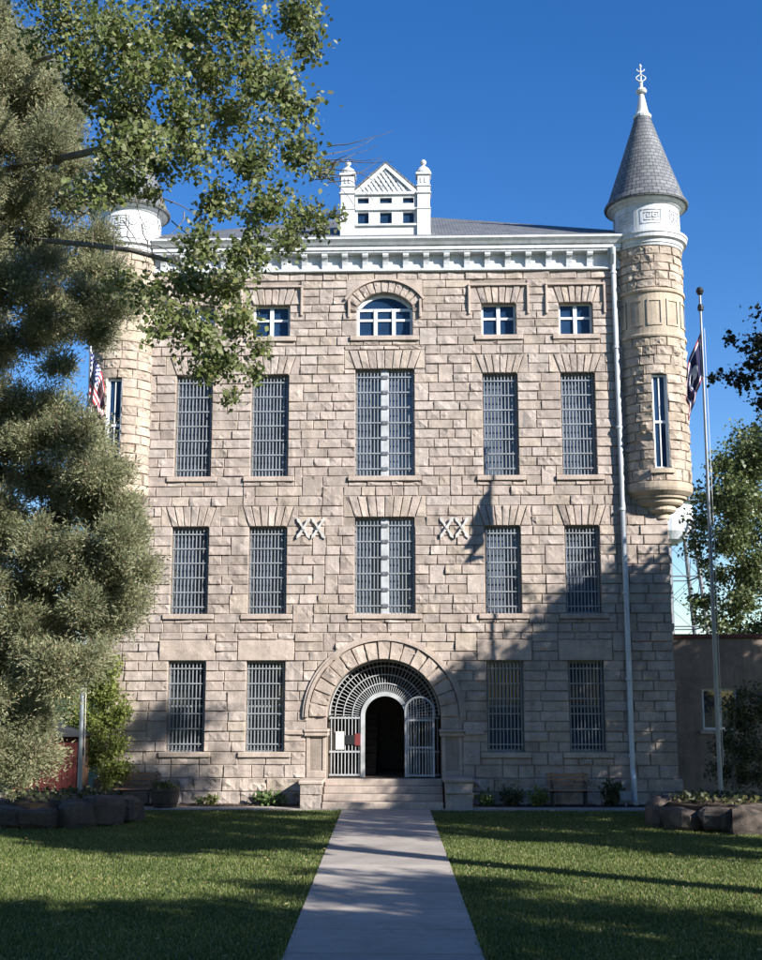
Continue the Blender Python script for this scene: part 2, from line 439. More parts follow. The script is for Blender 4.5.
wall.build('wall', [M['stone'], M['mortar']], B, recalc=True)

# ---------------------------------------------------------------- windows
def sill(a, b, z, par):
    m = MB(); m.box(a - .2, b + .2, -.085, .30, z - SILLH + .008, z - .004, 0, .015); m.build('sill', M['smooth'], par)
def wedge_lintel(a, b, z0, z1, par, nst, flare, name='lintel', side=.0):
    m = MB()
    xb = np.linspace(a, b, nst + 1); xt = np.linspace(a - flare, b + flare, nst + 1)
    for i in range(nst):
        g = .008
        stone(m, quadmap((xb[i] + g, z0 + .004), (xb[i + 1] - g, z0 + .004), (xt[i + 1] - g, z1 - g), (xt[i] + g, z1 - g), -.012), (b - a) / nst, z1 - z0, random.uniform(.012, .03), .013, cell=.12)
    e = .33
    for s, xo in ((-1, a), (1, b)):
        q = [(xo + s * e, z0 + .008), (xo + s * .016, z0 + .008), (xo + s * (flare + .016), z1 - .008), (xo + s * e, z1 - .008)]
        if s > 0: q = [q[1], q[0], q[3], q[2]]
        stone(m, quadmap(q[0], q[1], q[2], q[3], 0), .3, z1 - z0, .015, .014, cell=.12)
    m.box(a - e, b + e, .006, .3, z0 + .002, z1, 1)
    return m.build(name, [M['stone'], M['mortar']], par)
def barred(a, b, z0, z1, r, k):
    f = MB()
    t = .065; y0, y1 = .27, .35
    f.box(a, a + t, y0, y1, z0, z1); f.box(b - t, b, y0, y1, z0, z1)
    f.box(a + t, b - t, y0, y1, z0, z0 + t * 1.2); f.box(a + t, b - t, y0, y1, z1 - t, z1)
    zm = (z0 + z1) / 2
    if r == 1: f.box(a + t, b - t, y0 + .01, y1, zm - .03, zm + .03)
    if k == 'c':
        cx = (a + b) / 2
        f.box(cx - .12, cx + .12, .098, y1 - .003, z0, z1, 0, .01)
    else:
        pass
    root = f.build('barred_window', M['bars'] if k == 's' else M['strip'], B)
    g = MB(); g.box(a + .03, b - .03, .325, .34, z0 + .03, z1 - .03)
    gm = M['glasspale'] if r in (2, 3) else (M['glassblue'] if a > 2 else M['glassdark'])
    g.build('glass', gm, root)
    m = MB(); nb = int(round((b - a) / .102))
    for i in range(nb):
        x = a + (b - a) * (i + .5) / nb
        if k == 'c' and abs(x - (a + b) / 2) < .14: continue
        m.box(x - .0135, x + .0135, .105, .125, z0, z1)
    nh = int(round((z1 - z0) / .43))
    for j in range(nh):
        z = z0 + (z1 - z0) * (j + .5) / nh
        m.box(a, b, .078, .0975, z - .017, z + .017)
        if k == 'c':
            xc = (a + b) / 2; m.box(xc - .10, xc + .10, .066, .0775, z - .055, z + .055, 1, .004)
            for q in (-.055, .055): m.box(xc + q - .016, xc + q + .016, .055, .066, z - .016, z + .016, 1)
    m.build('grille', [M['bars'], M['towersteel']], root)
    sill(a, b, z0, root)
    if r == 1:
        l = MB(); stone(l, rectmap(a - .27, b + .27, z1 + .004, LT[1], -.01), b - a + .54, LT[1] - z1, .03, .012, .16)
        l.box(a - .27, b + .27, .004, .3, z1 + .002, LT[1], 1); l.build('lintel', [M['smooth'], M['mortar']], root)
    else:
        zt = LT[r] if k == 's' else (8.68 if r == 2 else 13.06)
        wedge_lintel(a, b, z1, zt, root, 6 if k == 's' else 8, .20)
def hood(pts, par, t=.07):
    m = MB()
    for (xa, za), (xb, zb) in zip(pts[:-1], pts[1:]):
        if abs(za - zb) < 1e-4: m.box(min(xa, xb) - t / 2, max(xa, xb) + t / 2, -.10, .02, za - t / 2, za + t / 2, 0, .012)
        else: m.box(xa - t / 2, xa + t / 2, -.098, .02, min(za, zb), max(za, zb) - t / 2, 0, .012)
    return m.build('hood_mould', M['smooth'], par)
def small(a, b, z0, z1):
    f = MB(); t = .06; y0, y1 = .17, .25
    f.box(a, a + t, y0, y1, z0, z1); f.box(b - t, b, y0, y1, z0, z1); f.box(a + t, b - t, y0, y1, z0, z0 + t); f.box(a + t, b - t, y0, y1, z1 - t * .7, z1)
    cx = (a + b) / 2; f.box(cx - .055, cx + .055, y0 - .02, y1, z0 + t, z1 - t)
    zc = z0 + (z1 - z0) * .56
    for c, d in ((a + t, cx - .055), (cx + .055, b - t)): f.box(c, d, y0, y1, zc - .035, zc + .035)
    root = f.build('attic_window', M['sash'], B)
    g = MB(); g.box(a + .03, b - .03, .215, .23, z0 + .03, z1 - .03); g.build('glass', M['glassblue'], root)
    sill(a, b, z0, root)
    wedge_lintel(a, b, z1, LT[4], root, 6, .16)
    hood([(a - .36, 14.12), (a - .36, 15.03), (b + .36, 15.03), (b + .36, 14.12)], root)
for a, b, z0, z1, r, k in wins:
    if r < 4: barred(a, b, z0, z1, r, k)
    elif k == 's': small(a, b, z0, z1)
    else:
        f = MB(); t = .07; y0, y1 = .17, .25
        za = 14.36
        f.box(a, a + t, y0, y1, z0, za); f.box(b - t, b, y0, y1, z0, za); f.box(a + t, b - t, y0, y1, z0, z0 + t)
        for cx in (a + (b - a) * .335, a + (b - a) * .665): f.box(cx - .055, cx + .055, y0 - .02, y1, z0 + t, za)
        f.box(a + t, b - t, y0 + .003, y1, z0 + .50, z0 + .57)
        f.box(a + t, b - t, y0 + .004, y1, za - .06, za + .02)
        ang = math.asin((b - a) / 2 / SR)
        poly = [(SCX + SR * sin(q), SCZ + SR * cos(q)) for q in np.linspace(-ang, ang, 17)]
        inn = [(SCX + (SR - .10) * sin(q), max(za + .02, SCZ + (SR - .10) * cos(q))) for q in np.linspace(-ang, ang, 17)]
        for i in range(16): f.prism([inn[i], inn[i + 1], poly[i + 1], poly[i]], y0, y1)
        root = f.build('arched_attic_window', M['sash'], B)
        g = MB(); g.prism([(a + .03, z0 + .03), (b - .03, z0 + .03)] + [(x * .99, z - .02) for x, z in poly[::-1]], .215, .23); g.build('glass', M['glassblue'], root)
        sill(a, b, z0, root)
        l = MB(); ns = 11; A0 = pi / 2 - ang; A1 = pi / 2 + ang
        for i in range(ns):
            q0 = A0 + (A1 - A0) * i / ns + .004; q1 = A0 + (A1 - A0) * (i + 1) / ns - .004
            stone(l, archmap(q1, q0, SR + .004, SR + .36, SCX, SCZ, -.015), .17, .36, .02, .014, .1)
        l.ringbox(SR, SR + .36, A0 - .06, A1 + .06, .0, .32, SCX, SCZ, 16, 1)
        for s in (-1, 1):                                  # stones closing the corners beside the arch
            q = [(SCX + s * (SR + .37) * sin(t_), SCZ + (SR + .37) * cos(t_)) for t_ in np.linspace(ang + .02, 0, 5)]
            xe = SCX + s * 1.13
            poly2 = [(xe, 14.36)] + [q[0]] + q[1:4] + [(q[3][0], 15.22), (xe, 15.22)]
            l.prism(poly2, -.03, .1, 0)
        l.build('lintel', [M['stone'], M['mortar']], root)
        h = MB(); h.ringbox(SR + .37, SR + .44, A0 - .02, A1 + .02, -.10, .02, SCX, SCZ, 20)
        for s in (-1, 1):
            x = SCX + s * 1.06; h.box(x - .035, x + .035, -.098, .02, 14.05, SCZ + (SR + .40) * cos(ang + .02), 0, .01)
        h.build('hood_mould', M['smooth'], root)

# ---------------------------------------------------------------- entrance
ent = MB(); nv = 17
for i in range(nv):
    a0 = pi * i / nv + .006; a1 = pi * (i + 1) / nv - .006
    stone(ent, archmap(a1, a0, AR + .006, AR2 - .11, AX, AZ, -.03), .33, .5, random.uniform(.025, .05), .022, .12)
ent.ringbox(AR, AR2 - .1, 0, pi, -.022, .5, AX, AZ, 40, 1)
arch = ent.build('entrance_arch', [M['smooth'], M['mortar']], B)
h = MB(); h.ringbox(AR2 - .09, AR2, 0, pi, -.12, .02, AX, AZ, 48); h.ringbox(AR2 - .02, AR2 + .07, 0, pi, -.085, .02, AX, AZ, 48)
h.build('hood_mould', M['smooth'], arch)
for s in (-1, 1):
    p = MB()
    xi = AX + s * AR; xo = AX + s * 2.2
    x0, x1 = min(xi, xo), max(xi, xo)
    p.box(x0, x1, -.10, .5, 0, .72, 0, .02)                # pedestal
    p.box(x0 + .02, x1 - .02, -.03, .5, .722, .92, 0, .02)
    p.box(x0 + .06, x1 - .06, .06, .5, .922, 1.86, 0)      # recessed pale panel
    p.box(x0 + .02, x0 + .12, -.02, .5, .922, 1.86, 0, .01); p.box(x1 - .12, x1 - .02, -.02, .5, .922, 1.86, 0, .01)
    p.box(x0 - .04, x1 + .04, -.10, .5, 1.862, 1.96, 0, .02)
    p.box(x0 - .06, x1 + .06, -.13, .5, 1.963, 2.06, 0, .03)
    p.box(x0, x1, -.02, .5, 2.062, AZ - .002, 0, .01)
    if s < 0: p.box(-2.86, x0 - .062, -.09, .02, 1.90, 2.02, 0, .02)
    else: p.box(x1 + .062, 2.74, -.09, .02, 1.90, 2.02, 0, .02)
    p.build('entrance_pier', M['smooth'], arch)

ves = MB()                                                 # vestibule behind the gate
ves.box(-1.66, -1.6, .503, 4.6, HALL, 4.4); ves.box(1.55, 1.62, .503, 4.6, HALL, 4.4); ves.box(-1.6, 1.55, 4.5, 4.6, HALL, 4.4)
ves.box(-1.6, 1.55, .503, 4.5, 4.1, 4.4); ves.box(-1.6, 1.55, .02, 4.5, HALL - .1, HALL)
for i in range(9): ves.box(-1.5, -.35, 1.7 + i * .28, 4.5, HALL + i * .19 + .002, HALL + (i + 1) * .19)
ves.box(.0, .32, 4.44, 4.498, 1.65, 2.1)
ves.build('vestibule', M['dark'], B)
g = MB(); GX, GZ, GY = -.04, 2.40, .42
g.ringbox(.57, .69, 0, pi, GY - .05, GY + .05, GX, GZ, 36)
for s in (-1, 1):
    x = GX + s * .63; g.box(x - .06, x + .06, GY - .05, GY + .05, HALL, GZ)
for r in (.93, 1.18, 1.42): g.ringbox(r - .014, r + .014, 0, pi, GY - .024, GY - .002, GX, GZ, 40)
g.ringbox(1.535, 1.575, .02, pi - .02, GY - .03, GY + .03, GX - .02, GZ, 40)
for i in range(41):
    a = pi * (i + .5) / 41
    g.tube([(GX + .68 * cos(a), GY + .01, GZ + .68 * sin(a)), (GX + 1.55 * cos(a), GY + .01, GZ + 1.55 * sin(a))], .0105, 5)
gate = g.build('entrance_gate', M['gatepaint'], B)
def bars_panel(m, x0, x1, z0, z1, y, nb, rails, top=None):
    for i in range(nb):
        x = x0 + (x1 - x0) * (i + .5) / nb
        m.tube([(x, y, z0), (x, y, z1 if top is None else top(x))], .016, 6)
    for z in rails: m.box(x0, x1, y - .03, y - .018, z - .025, z + .025)
m = MB(); bars_panel(m, -1.62, -.73, HALL + .02, GZ, GY, 9, (HALL + .06, 1.42, 2.36)); m.build('side_grille', M['gatepaint'], gate)
m = MB(); bars_panel(m, .65, 1.5, HALL + .02, GZ, GY, 8, (HALL + .06, 1.42, 2.36)); m.build('side_grille', M['bars'], gate)
m = MB(); LX0, LX1, LY = .52, 1.36, .12                    # the leaf folded open towards the right
lc = (LX0 + LX1) / 2; lr = (LX1 - LX0) / 2
m.ringbox(lr - .05, lr, 0, pi, LY - .025, LY + .025, lc, 2.55, 24)
m.box(LX0, LX0 + .05, LY - .025, LY + .025, HALL + .02, 2.55); m.box(LX1 - .06, LX1, LY - .03, LY + .03, HALL + .02, 2.55)
for z in (HALL + .06, 1.55, 2.3): m.box(LX0 + .05, LX1 - .06, LY - .015, LY + .015, z - .025, z + .025)
for i in range(9):
    x = LX0 + .05 + (LX1 - LX0 - .11) * (i + .5) / 9
    m.tube([(x, LY, HALL + .06), (x, LY, 1.55)], .014, 6)
    m.tube([(x, LY, 1.55), (x, LY, 2.55 + sqrt(max(0, (lr - .03) ** 2 - (x - lc) ** 2)))], .007, 5)
m.build('gate_leaf', M['gatepaint'], gate)

# stairs and cheek blocks in front of the arch
m = MB()
for i in range(4): m.box(AX - 1.62, AX + 1.62, -1.45 + i * .33, -.105, i * .18 + (.002 if i else 0), (i + 1) * .18 - (.0 if i < 3 else .003), 0, .015)
m.build('entrance_steps', M['smooth'], B)
for x0, x1, ht in ((-2.28, -1.70, .74), (1.60, 2.35, .80)):
    m = MB()
    for z0, z1 in ((0, ht * .5), (ht * .5, ht - .1)):
        stone(m, rectmap(x0, x1, z0, z1, -1.42), x1 - x0, z1 - z0, .02, .03)
    m.box(x0 + .01, x1 - .01, -1.41, -.20, 0, ht - .1, 1); m.box(x0 - .04, x1 + .04, -1.47, -.18, ht - .098, ht, 2, .02)
    m.build('step_cheek_block', [M['stone'], M['mortar'], M['smooth']], B)

# ---------------------------------------------------------------- crossed iron anchor plates, two on each side
for cx in (-2.38, -1.95, 1.75, 2.19):
    m = MB()
    for s in (-1, 1):
        L, wd = .37, .036; ax, az = s * sin(.55), cos(.55)
        P = [(-L, 0), (-L * .72, wd * 1.5), (-L * .45, wd * .8), (0, wd), (L * .45, wd * .8), (L * .72, wd * 1.5), (L, 0), (L * .72, -wd * 1.5), (L * .45, -wd * .8), (0, -wd), (-L * .45, -wd * .8), (-L * .72, -wd * 1.5)]
        m.prism([(cx + u * ax + v * az, 7.74 + u * az - v * ax) for u, v in P], -.10 - .02 * s, -.06)
    m.lathe([(.001, -.15), (.05, -.14), (.06, -.08)], 10, 0, 0)
    nv_ = 11 * 0
    for i in range(len(m.v) - 30, len(m.v)):
        x, y, z = m.v[i]; m.v[i] = (cx + x, z, 7.74 - y)
    m.build('wall_anchor', M['anchor'], B)

# ---------------------------------------------------------------- cornice
CX0, CX1 = -6.98, 6.98
m = MB()
m.box(CX0, CX1, -.12, .1, 15.462, 15.55, 0, .02)
m.box(CX0, CX1, -.05, .1, 15.552, 16.1)
m.box(CX0, CX1, -.30, .1, 15.97, 16.04, 0, .02)
m.box(CX0, CX1, -.34, .1, 16.042, 16.18, 0, .015)
m.prism([(-.38, 16.182), (.1, 16.182), (.1, 16.40), (-.52, 16.40), (-.52, 16.34), (-.44, 16.26)], CX0, CX1)
nvx = 12
for i in range(len(m.v) - nvx, len(m.v)):
    x, y, z = m.v[i]; m.v[i] = (y, x, z)
corn = m.build('cornice', M['white'], B)
nb = 23
for i in range(nb):
    x = CX0 + .3 + (CX1 - CX0 - .6) * i / (nb - 1)
    m = MB()
    pr = [(-.05, 15.967), (-.28, 15.967), (-.28, 15.91), (-.25, 15.86), (-.20, 15.83), (-.15, 15.76), (-.115, 15.66), (-.105, 15.555), (-.05, 15.555)]
    m.prism(pr, x - .085, x + .085)
    m.v = [(y, x_, z) for x_, y, z in m.v]
    m.build('bracket', M['white'], corn)

# ---------------------------------------------------------------- roof and dormer
m = MB(); e = 8.3; zr, ze = 20.0, 16.405
ys, yb, yr = -.46, 14.2, 6.8
V = [(-e, ys, ze), (e, ys, ze), (e, yb, ze), (-e, yb, ze), (-1.0, yr, zr), (1.0, yr, zr)]
m.add(V, [(0, 1, 5, 4), (1, 2, 5), (2, 3, 4, 5), (3, 0, 4), (0, 3, 2, 1)])
roof = m.build('roof', M['slate'], B)
uvset(roof, lambda c, p: (c.x, c.y * 1.12) if abs(p.normal.y) > abs(p.normal.x) else (c.y, c.x * 1.12))
m = MB(); m.box(-1.0, 1.0, yr - .06, yr + .06, zr - .03, zr + .07, 0, .02); m.build('ridge_cap', M['white'], roof)
DX0, DX1, DY = -.94, .93, .2
m = MB()
zl = [(16.62, 17.08), (17.45, 17.74), (17.92, 18.06)]
for z0, z1 in zl: m.box(DX0, DX1, DY, DY + .14, z0, z1)
wx = [(-.86, -.52), (-.18, .18), (.52, .85)]
for z0, z1 in ((17.08, 17.45), (17.74, 17.92)):
    for a, b in ((DX0, -.86), (-.52, -.18), (.18, .52), (.85, DX1)): m.box(a, b, DY, DY + .14, z0, z1)
m.box(DX0 - .02, DX1 + .02, DY - .07, DY, 18.0, 18.09, 0, .01); m.box(DX0, DX1, DY - .06, DY, 17.50, 17.58, 0, .01); m.box(DX0, DX1, DY - .07, DY, 17.0, 17.07, 0, .01)
m.box(DX0 - .02, DX0, DY + .14, 5, 16.5, 18.06); m.box(DX1, DX1 + .02, DY + .14, 5, 16.5, 18.06)
dorm = m.build('dormer', M['white'], B)
for z0, z1 in ((17.08, 17.45), (17.74, 17.92)):
    for a, b in wx:
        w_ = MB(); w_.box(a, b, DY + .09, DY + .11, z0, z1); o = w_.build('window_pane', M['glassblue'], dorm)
px = MB(); zg0, zg1 = 18.09, 18.97; cx0 = (DX0 + DX1) / 2; hwg = (DX1 - DX0) / 2
px.prism([(DX0 + .02, zg0), (DX1 - .02, zg0), (cx0, zg1 - .02)], DY + .06, DY + .12, 1)
def clip_tri(p, d):                                        # clip a line to the gable triangle
    T = [(DX0, zg0), (DX1, zg0), (cx0, zg1)]; lo, hi = -9, 9
    for i in range(3):
        a, b = T[i], T[(i + 1) % 3]; nx_, nz_ = -(b[1] - a[1]), b[0] - a[0]
        dn = d[0] * nx_ + d[1] * nz_; q = (p[0] - a[0]) * nx_ + (p[1] - a[1]) * nz_
        if abs(dn) < 1e-9:
            if q < 0: return None
        elif dn > 0: lo = max(lo, -q / dn)
        else: hi = min(hi, -q / dn)
    return None if hi - lo < .03 else ((p[0] + lo * d[0], p[1] + lo * d[1]), (p[0] + hi * d[0], p[1] + hi * d[1]))
for s in (-1, 1):
    d = (s * cos(1.0), sin(1.0))
    for i in range(-14, 15):
        c = clip_tri((cx0 + i * .152, zg0), d)
        if c:
            (xa, za), (xb, zb) = c; nx_, nz_ = -d[1] * .036, d[0] * .036
            px.prism([(xa - nx_, za - nz_), (xb - nx_, zb - nz_), (xb + nx_, zb + nz_), (xa + nx_, za + nz_)], DY + .01 + .012 * s, DY + .055, 0)
for i in range(5):
    z = zg0 + .10 + i * .17; hw = hwg * (zg1 - z) / (zg1 - zg0)
    px.box(cx0 - hw, cx0 + hw, DY + .028, DY + .053, z - .035, z + .035)
px.prism([(DX0 - .06, zg0), (DX0 + .12, zg0), (cx0, zg1 - .1), (DX1 - .12, zg0), (DX1 + .06, zg0), (cx0, zg1 + .04)], DY - .05, DY + .04)
px.build('gable_lattice', [M['white'], M['black']], dorm)
m = MB()
th = .05
m.prism([(DX0 - .12, zg0 - .02), (cx0, zg1 + .05), (DX1 + .12, zg0 - .02), (DX1 + .12, zg0 + .04), (cx0, zg1 + .11), (DX0 - .12, zg0 + .04)], DY - .06, 5.4)
o = m.build('dormer_roof', M['slate'], dorm); uvset(o, lambda c, p: (c.y, c.x * 1.2))
for a, b in ((-1.39, -.95), (.94, 1.35)):
    m = MB(); cx = (a + b) / 2; hw = (b - a) / 2; cy = DY + hw - .08
    def sq(h, z0, z1, c=.01): m.box(cx - h, cx + h, cy - h, cy + h, z0, z1, 0, c)
    sq(hw, 16.55, 17.52); sq(hw + .02, 17.522, 17.56); sq(hw - .01, 17.562, 18.02); sq(hw + .03, 18.022, 18.07); sq(hw - .01, 18.072, 18.25); sq(hw + .02, 18.252, 18.29)
    sq(hw - .02, 18.292, 18.62); sq(hw + .03, 18.622, 18.70)
    m.lathe([(hw + .035, 18.70), (hw + .04, 18.76), (hw * .86, 18.88), (hw * .4, 18.96), (.05, 18.98), (.04, 19.01), (.085, 19.05), (.10, 19.10), (.07, 19.16), (.001, 19.20)], 16, cx, cy)
    for s0, s1 in ((-.09, -.03), (.03, .09)): m.box(cx + s0, cx + s1, cy - hw + .0, cy - hw + .035, 18.38, 18.54)
    m.build('dormer_post', M['white'], dorm)

# ---------------------------------------------------------------- corner turrets
def turret(cx, window):
    cy = .3; R = .96
    root = MB()                                            # body: rough courses, bands, corbel
    wa = .225 if window else 0.0; wz0, wz1 = 9.33, 12.10
    zs = []
    def sq_(a, b, k): zs.extend([(a + (b - a) * i / k, a + (b - a) * (i + 1) / k) for i in range(k)])
    sq_(8.98, 9.33, 1); sq_(9.33, 12.10, 10); sq_(12.10, 13.22, 4); sq_(14.70, 15.98, 5)
    for z0, z1 in zs:
        inwin = window and z0 >= wz0 - .01 and z1 <= wz1 + .01
        segs = [(wa, 2 * pi - wa)] if inwin else [(random.random(), 0)]
        if not inwin: a = segs[0][0]; segs = [(a, a + 2 * pi)]
        for a0, a1 in segs:
            k = int(round((a1 - a0) * R / random.uniform(.42, .58)))
            ts = a0 + (a1 - a0) * (np.arange(k + 1) + np.concatenate(([0], rng.uniform(-.25, .25, k - 1), [0]))) / k
            for t0, t1 in zip(ts[:-1], ts[1:]):
                stone(root, cylmap(t0, t1, z0, z1, R, cx, cy), (t1 - t0) * R, z1 - z0, .02, .026, .10)
    root.lathe([(R - .005, 8.7), (R - .005, wz0)], 48, cx, cy, mi=1)
    if window: root.lathe([(R - .005, wz0), (R - .005, wz1)], 44, cx, cy, wa, 2 * pi - wa, mi=1)
    else: root.lathe([(R - .005, wz0), (R - .005, wz1)], 48, cx, cy, mi=1)
    root.lathe([(R - .005, wz1), (R - .005, 16.1)], 48, cx, cy, mi=1)
    # smooth panelled band
    root.lathe([(R - .02, 13.20), (R + .06, 13.22), (R + .075, 13.27), (R + .06, 13.32), (R + .012, 13.34), (R + .012, 14.56), (R + .06, 14.58), (R + .075, 14.63), (R + .06, 14.68), (R - .02, 14.70)], 48, cx, cy, mi=2)
    for k in range(11):
        a = -.05 + k * 2 * pi / 11
        w = .215
        for (b0, b1, z0, z1) in ((a - w, a - w + .05, 13.62, 14.30), (a + w - .05, a + w, 13.62, 14.30), (a - w, a + w, 13.56, 13.62), (a - w, a + w, 14.30, 14.36)):
            root.lathe([(R, z0), (R + .04, z0), (R + .04, z1), (R, z1)], 6, cx, cy, b0, b1, mi=2)
    # corbel
    root.lathe([(R + .01, 8.98), (R + .05, 8.96), (R + .05, 8.80), (R + .03, 8.72), (R - .08, 8.62), (R - .12, 8.60), (R - .14, 8.54), (R - .22, 8.52), (R - .24, 8.42), (R - .30, 8.36), (R - .48, 8.30), (.001, 8.28)], 48, cx, cy, mi=2)
    root.lathe([(.44, 8.4), (.44, 8.22), (.38, 8.16), (.26, 8.12), (.24, 7.98), (.14, 7.92), (.001, 7.90)], 24, cx + (.05 if cx > 0 else -.05), .16, mi=2)
    body = root.build('turret', [M['tanstone'], M['mortar'], M['tansmooth']], B)
    body['label'] = 'round corner turret at the right end with a slate cone' if cx > 0 else 'round corner turret at the left end behind the trees'
    if window:
        m = MB(); y0 = cy - R * cos(wa) + .10; hw = R * sin(wa)
        m.box(cx - hw, cx - hw + .06, y0, y0 + .08, wz0, wz1); m.box(cx + hw - .06, cx + hw, y0, y0 + .08, wz0, wz1)
        m.box(cx - hw + .06, cx + hw - .06, y0, y0 + .08, wz0, wz0 + .07); m.box(cx - hw + .06, cx + hw - .06, y0, y0 + .08, wz1 - .06, wz1)
        zm = (wz0 + wz1) / 2; m.box(cx - hw + .06, cx + hw - .06, y0, y0 + .07, zm - .04, zm + .03); m.box(cx - .015, cx + .015, y0 + .02, y0 + .07, wz0 + .07, wz1 - .06)
        m.box(cx - hw - .004, cx - hw - .002, y0 - .12, y0 + .3, wz0, wz1); m.box(cx + hw + .002, cx + hw + .004, y0 - .12, y0 + .3, wz0, wz1)
        m.build('turret_window', M['sash'], body)
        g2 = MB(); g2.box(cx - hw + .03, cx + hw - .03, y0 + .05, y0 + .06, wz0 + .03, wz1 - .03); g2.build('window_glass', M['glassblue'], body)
        m = MB(); m.lathe([(R - .1, 9.332), (R + .09, 9.332), (R + .09, 9.20), (R - .1, 9.20)], 12, cx, cy, -.34, .34); m.build('window_sill', M['tansmooth'], body)
    # white entablature
    m = MB(); Q = R - .02
    m.lathe([(Q, 15.98), (Q + .06, 16.0), (Q + .07, 16.06), (Q + .10, 16.08), (Q + .11, 16.17), (Q + .20, 16.22), (Q + .21, 16.33), (Q + .24, 16.35), (Q + .24, 16.42), (Q + .03, 16.46), (Q + .02, 17.30), (Q + .08, 17.34), (Q + .10, 17.38), (Q + .22, 17.42), (Q + .23, 17.47)], 64, cx, cy)
    K = [(0, 0, 1, .12), (0, 0, .12, 1), (0, .88, 1, 1), (.88, .3, 1, 1), (.35, .3, 1, .42), (.35, .3, .47, .68), (.35, .58, .68, .68)]
    rr = Q + .02
    def strip(a0, z0, a1, z1): m.lathe([(rr - .01, z0), (rr + .03, z0), (rr + .03, z1), (rr - .01, z1)], 3, cx, cy, a0, a1)
    for k in range(7):
        a = -.02 + k * 2 * pi / 7
        for s in (-1, 1):
            for u0, v0, u1, v1 in K:
                b0, b1 = a + s * (.02 + .20 * (1 - u0)), a + s * (.02 + .20 * (1 - u1))
                strip(min(b0, b1), 16.78 + .26 * v0, max(b0, b1), 16.78 + .26 * v1)
        strip(a - .30, 16.68, a + .30, 16.72); strip(a - .30, 17.10, a + .30, 17.14)
        strip(a - .30, 16.72, a - .27, 17.10); strip(a + .27, 16.72, a + .30, 17.10)
    m.build('entablature', M['white'], body)
    # slate cone with a slight flare
    m = MB(); z0, z1 = 17.46, 20.50
    prof = [(1.24, z0), (1.255, z0 + .06), (1.22, z0 + .13)] + [(.23 + (1.18 - .23) * (1 - t) ** 1.05, z0 + .13 + (z1 - z0 - .13) * t) for t in np.linspace(.03, 1, 14)]
    m.lathe([(Q + .1, z0 - .0)] + prof, 48, cx, cy)
    cone = m.build('cone_roof', M['slate'], body, smooth=False)
    def cu(c, p):
        a = math.atan2(c.x - cx, -(c.y - cy)); am = math.atan2(p.center.x - cx, -(p.center.y - cy))
        if a - am > pi: a -= 2 * pi
        if am - a > pi: a += 2 * pi
        return (a * .9, c.z * 1.05)
    uvset(cone, cu)
    m = MB()
    m.lathe([(.27, 20.42), (.28, 20.50), (.19, 20.62), (.085, 21.18), (.05, 21.24), (.14, 21.27), (.17, 21.33), (.14, 21.40), (.06, 21.44), (.045, 21.6), (.07, 21.63), (.03, 21.68), (.02, 22.18), (.001, 22.26)], 16, cx, cy)
    m.build('cone_cap', M['white'], body)
    m = MB()
    for s in (-1, 1):
        pts = [(cx + s * (.02 + .13 * sin(t * pi)), cy, 21.66 + .22 * t) for t in np.linspace(0, 1, 7)]
        m.tube(pts, .02, 6)
        m.tube([(cx + s * .02, cy, 21.98), (cx + s * .10, cy, 22.02), (cx + s * .12, cy, 22.07)], .02, 6)
    m.tube([(cx, cy - .1, 21.85), (cx, cy + .1, 21.85)], .02, 6)
    m.lathe([(.001, 22.10), (.05, 22.16), (.001, 22.26)], 8, cx, cy)
    m.build('finial', M['white'], body)
turret(7.88, True); turret(-7.88, True)

# ---------------------------------------------------------------- downpipe
m = MB()
m.tube([(6.72, -.40, 16.05), (6.74, -.34, 15.86), (6.76, -.14, 15.60), (6.76, -.13, 15.4), (6.80, -.13, 8.6), (6.82, -.13, .95), (6.82, -.27, .70), (6.82, -.27, .16), (6.82, -.48, .10)], .075, 12)
for z in (15.3, 13.0, 10.6, 8.2, 5.8, 3.4, 1.3): m.lathe([(.085, z), (.10, z + .01), (.10, z + .07), (.085, z + .08)], 12, 6.76 + .045 * (15.4 - z) / 14, -.13)
m.build('downpipe', M['pipe'], B, smooth=False)

# ================================================================== GROUND
m = MB(); m.add([(-900, -400, -.03), (900, -400, -.03), (900, 1200, -.03), (-900, 1200, -.03)], [(0, 1, 2, 3)])
tag(m.build('ground', M['lawn']), kind='structure')
def wl(y): return -1.13 + (y + 1.6) * (-.68 + 1.13) / (-20.17 + 1.6)       # left edge of the walkway
WW = 2.33
m = MB(); y = -1.62
m.add([(wl(-1.6) - .01, -1.6, -.012), (wl(-1.6) + WW + .01, -1.6, -.012), (wl(-40) + WW + .01, -40, -.012), (wl(-40) - .01, -40, -.012)], [(0, 1, 2, 3)], 1)
while y > -38:
    y2 = y - 1.52
    a, b = wl(y), wl(y2); g = .018
    dz = random.uniform(-.004, .004)
    V = [(a, y - g, .018 + dz), (a + WW, y - g, .018 + dz), (b + WW, y2 + g, .018), (b, y2 + g, .018)]
    V += [(x, yy, -.02) for x, yy, z in V]
    m.add(V, [(3, 2, 1, 0), (0, 1, 5, 4), (1, 2, 6, 5), (2, 3, 7, 6), (3, 0, 4, 7)])
    y = y2
tag(m.build('walkway', [M['concrete'], M['joint']]), kind='structure')
m = MB(); x = -9.0
while x < 8.5:
    x2 = x + 1.5
    m.box(x + .01, x2 - .01, -1.58, -.92, -.02, .022 + random.uniform(-.003, .003))
    x = x2
m.box(-9, 9, -1.575, -.925, -.025, -.012, 1)
tag(m.build('cross_path', [M['concrete'], M['joint']]), kind='structure')
m = MB()
nx, ny = 130, 6
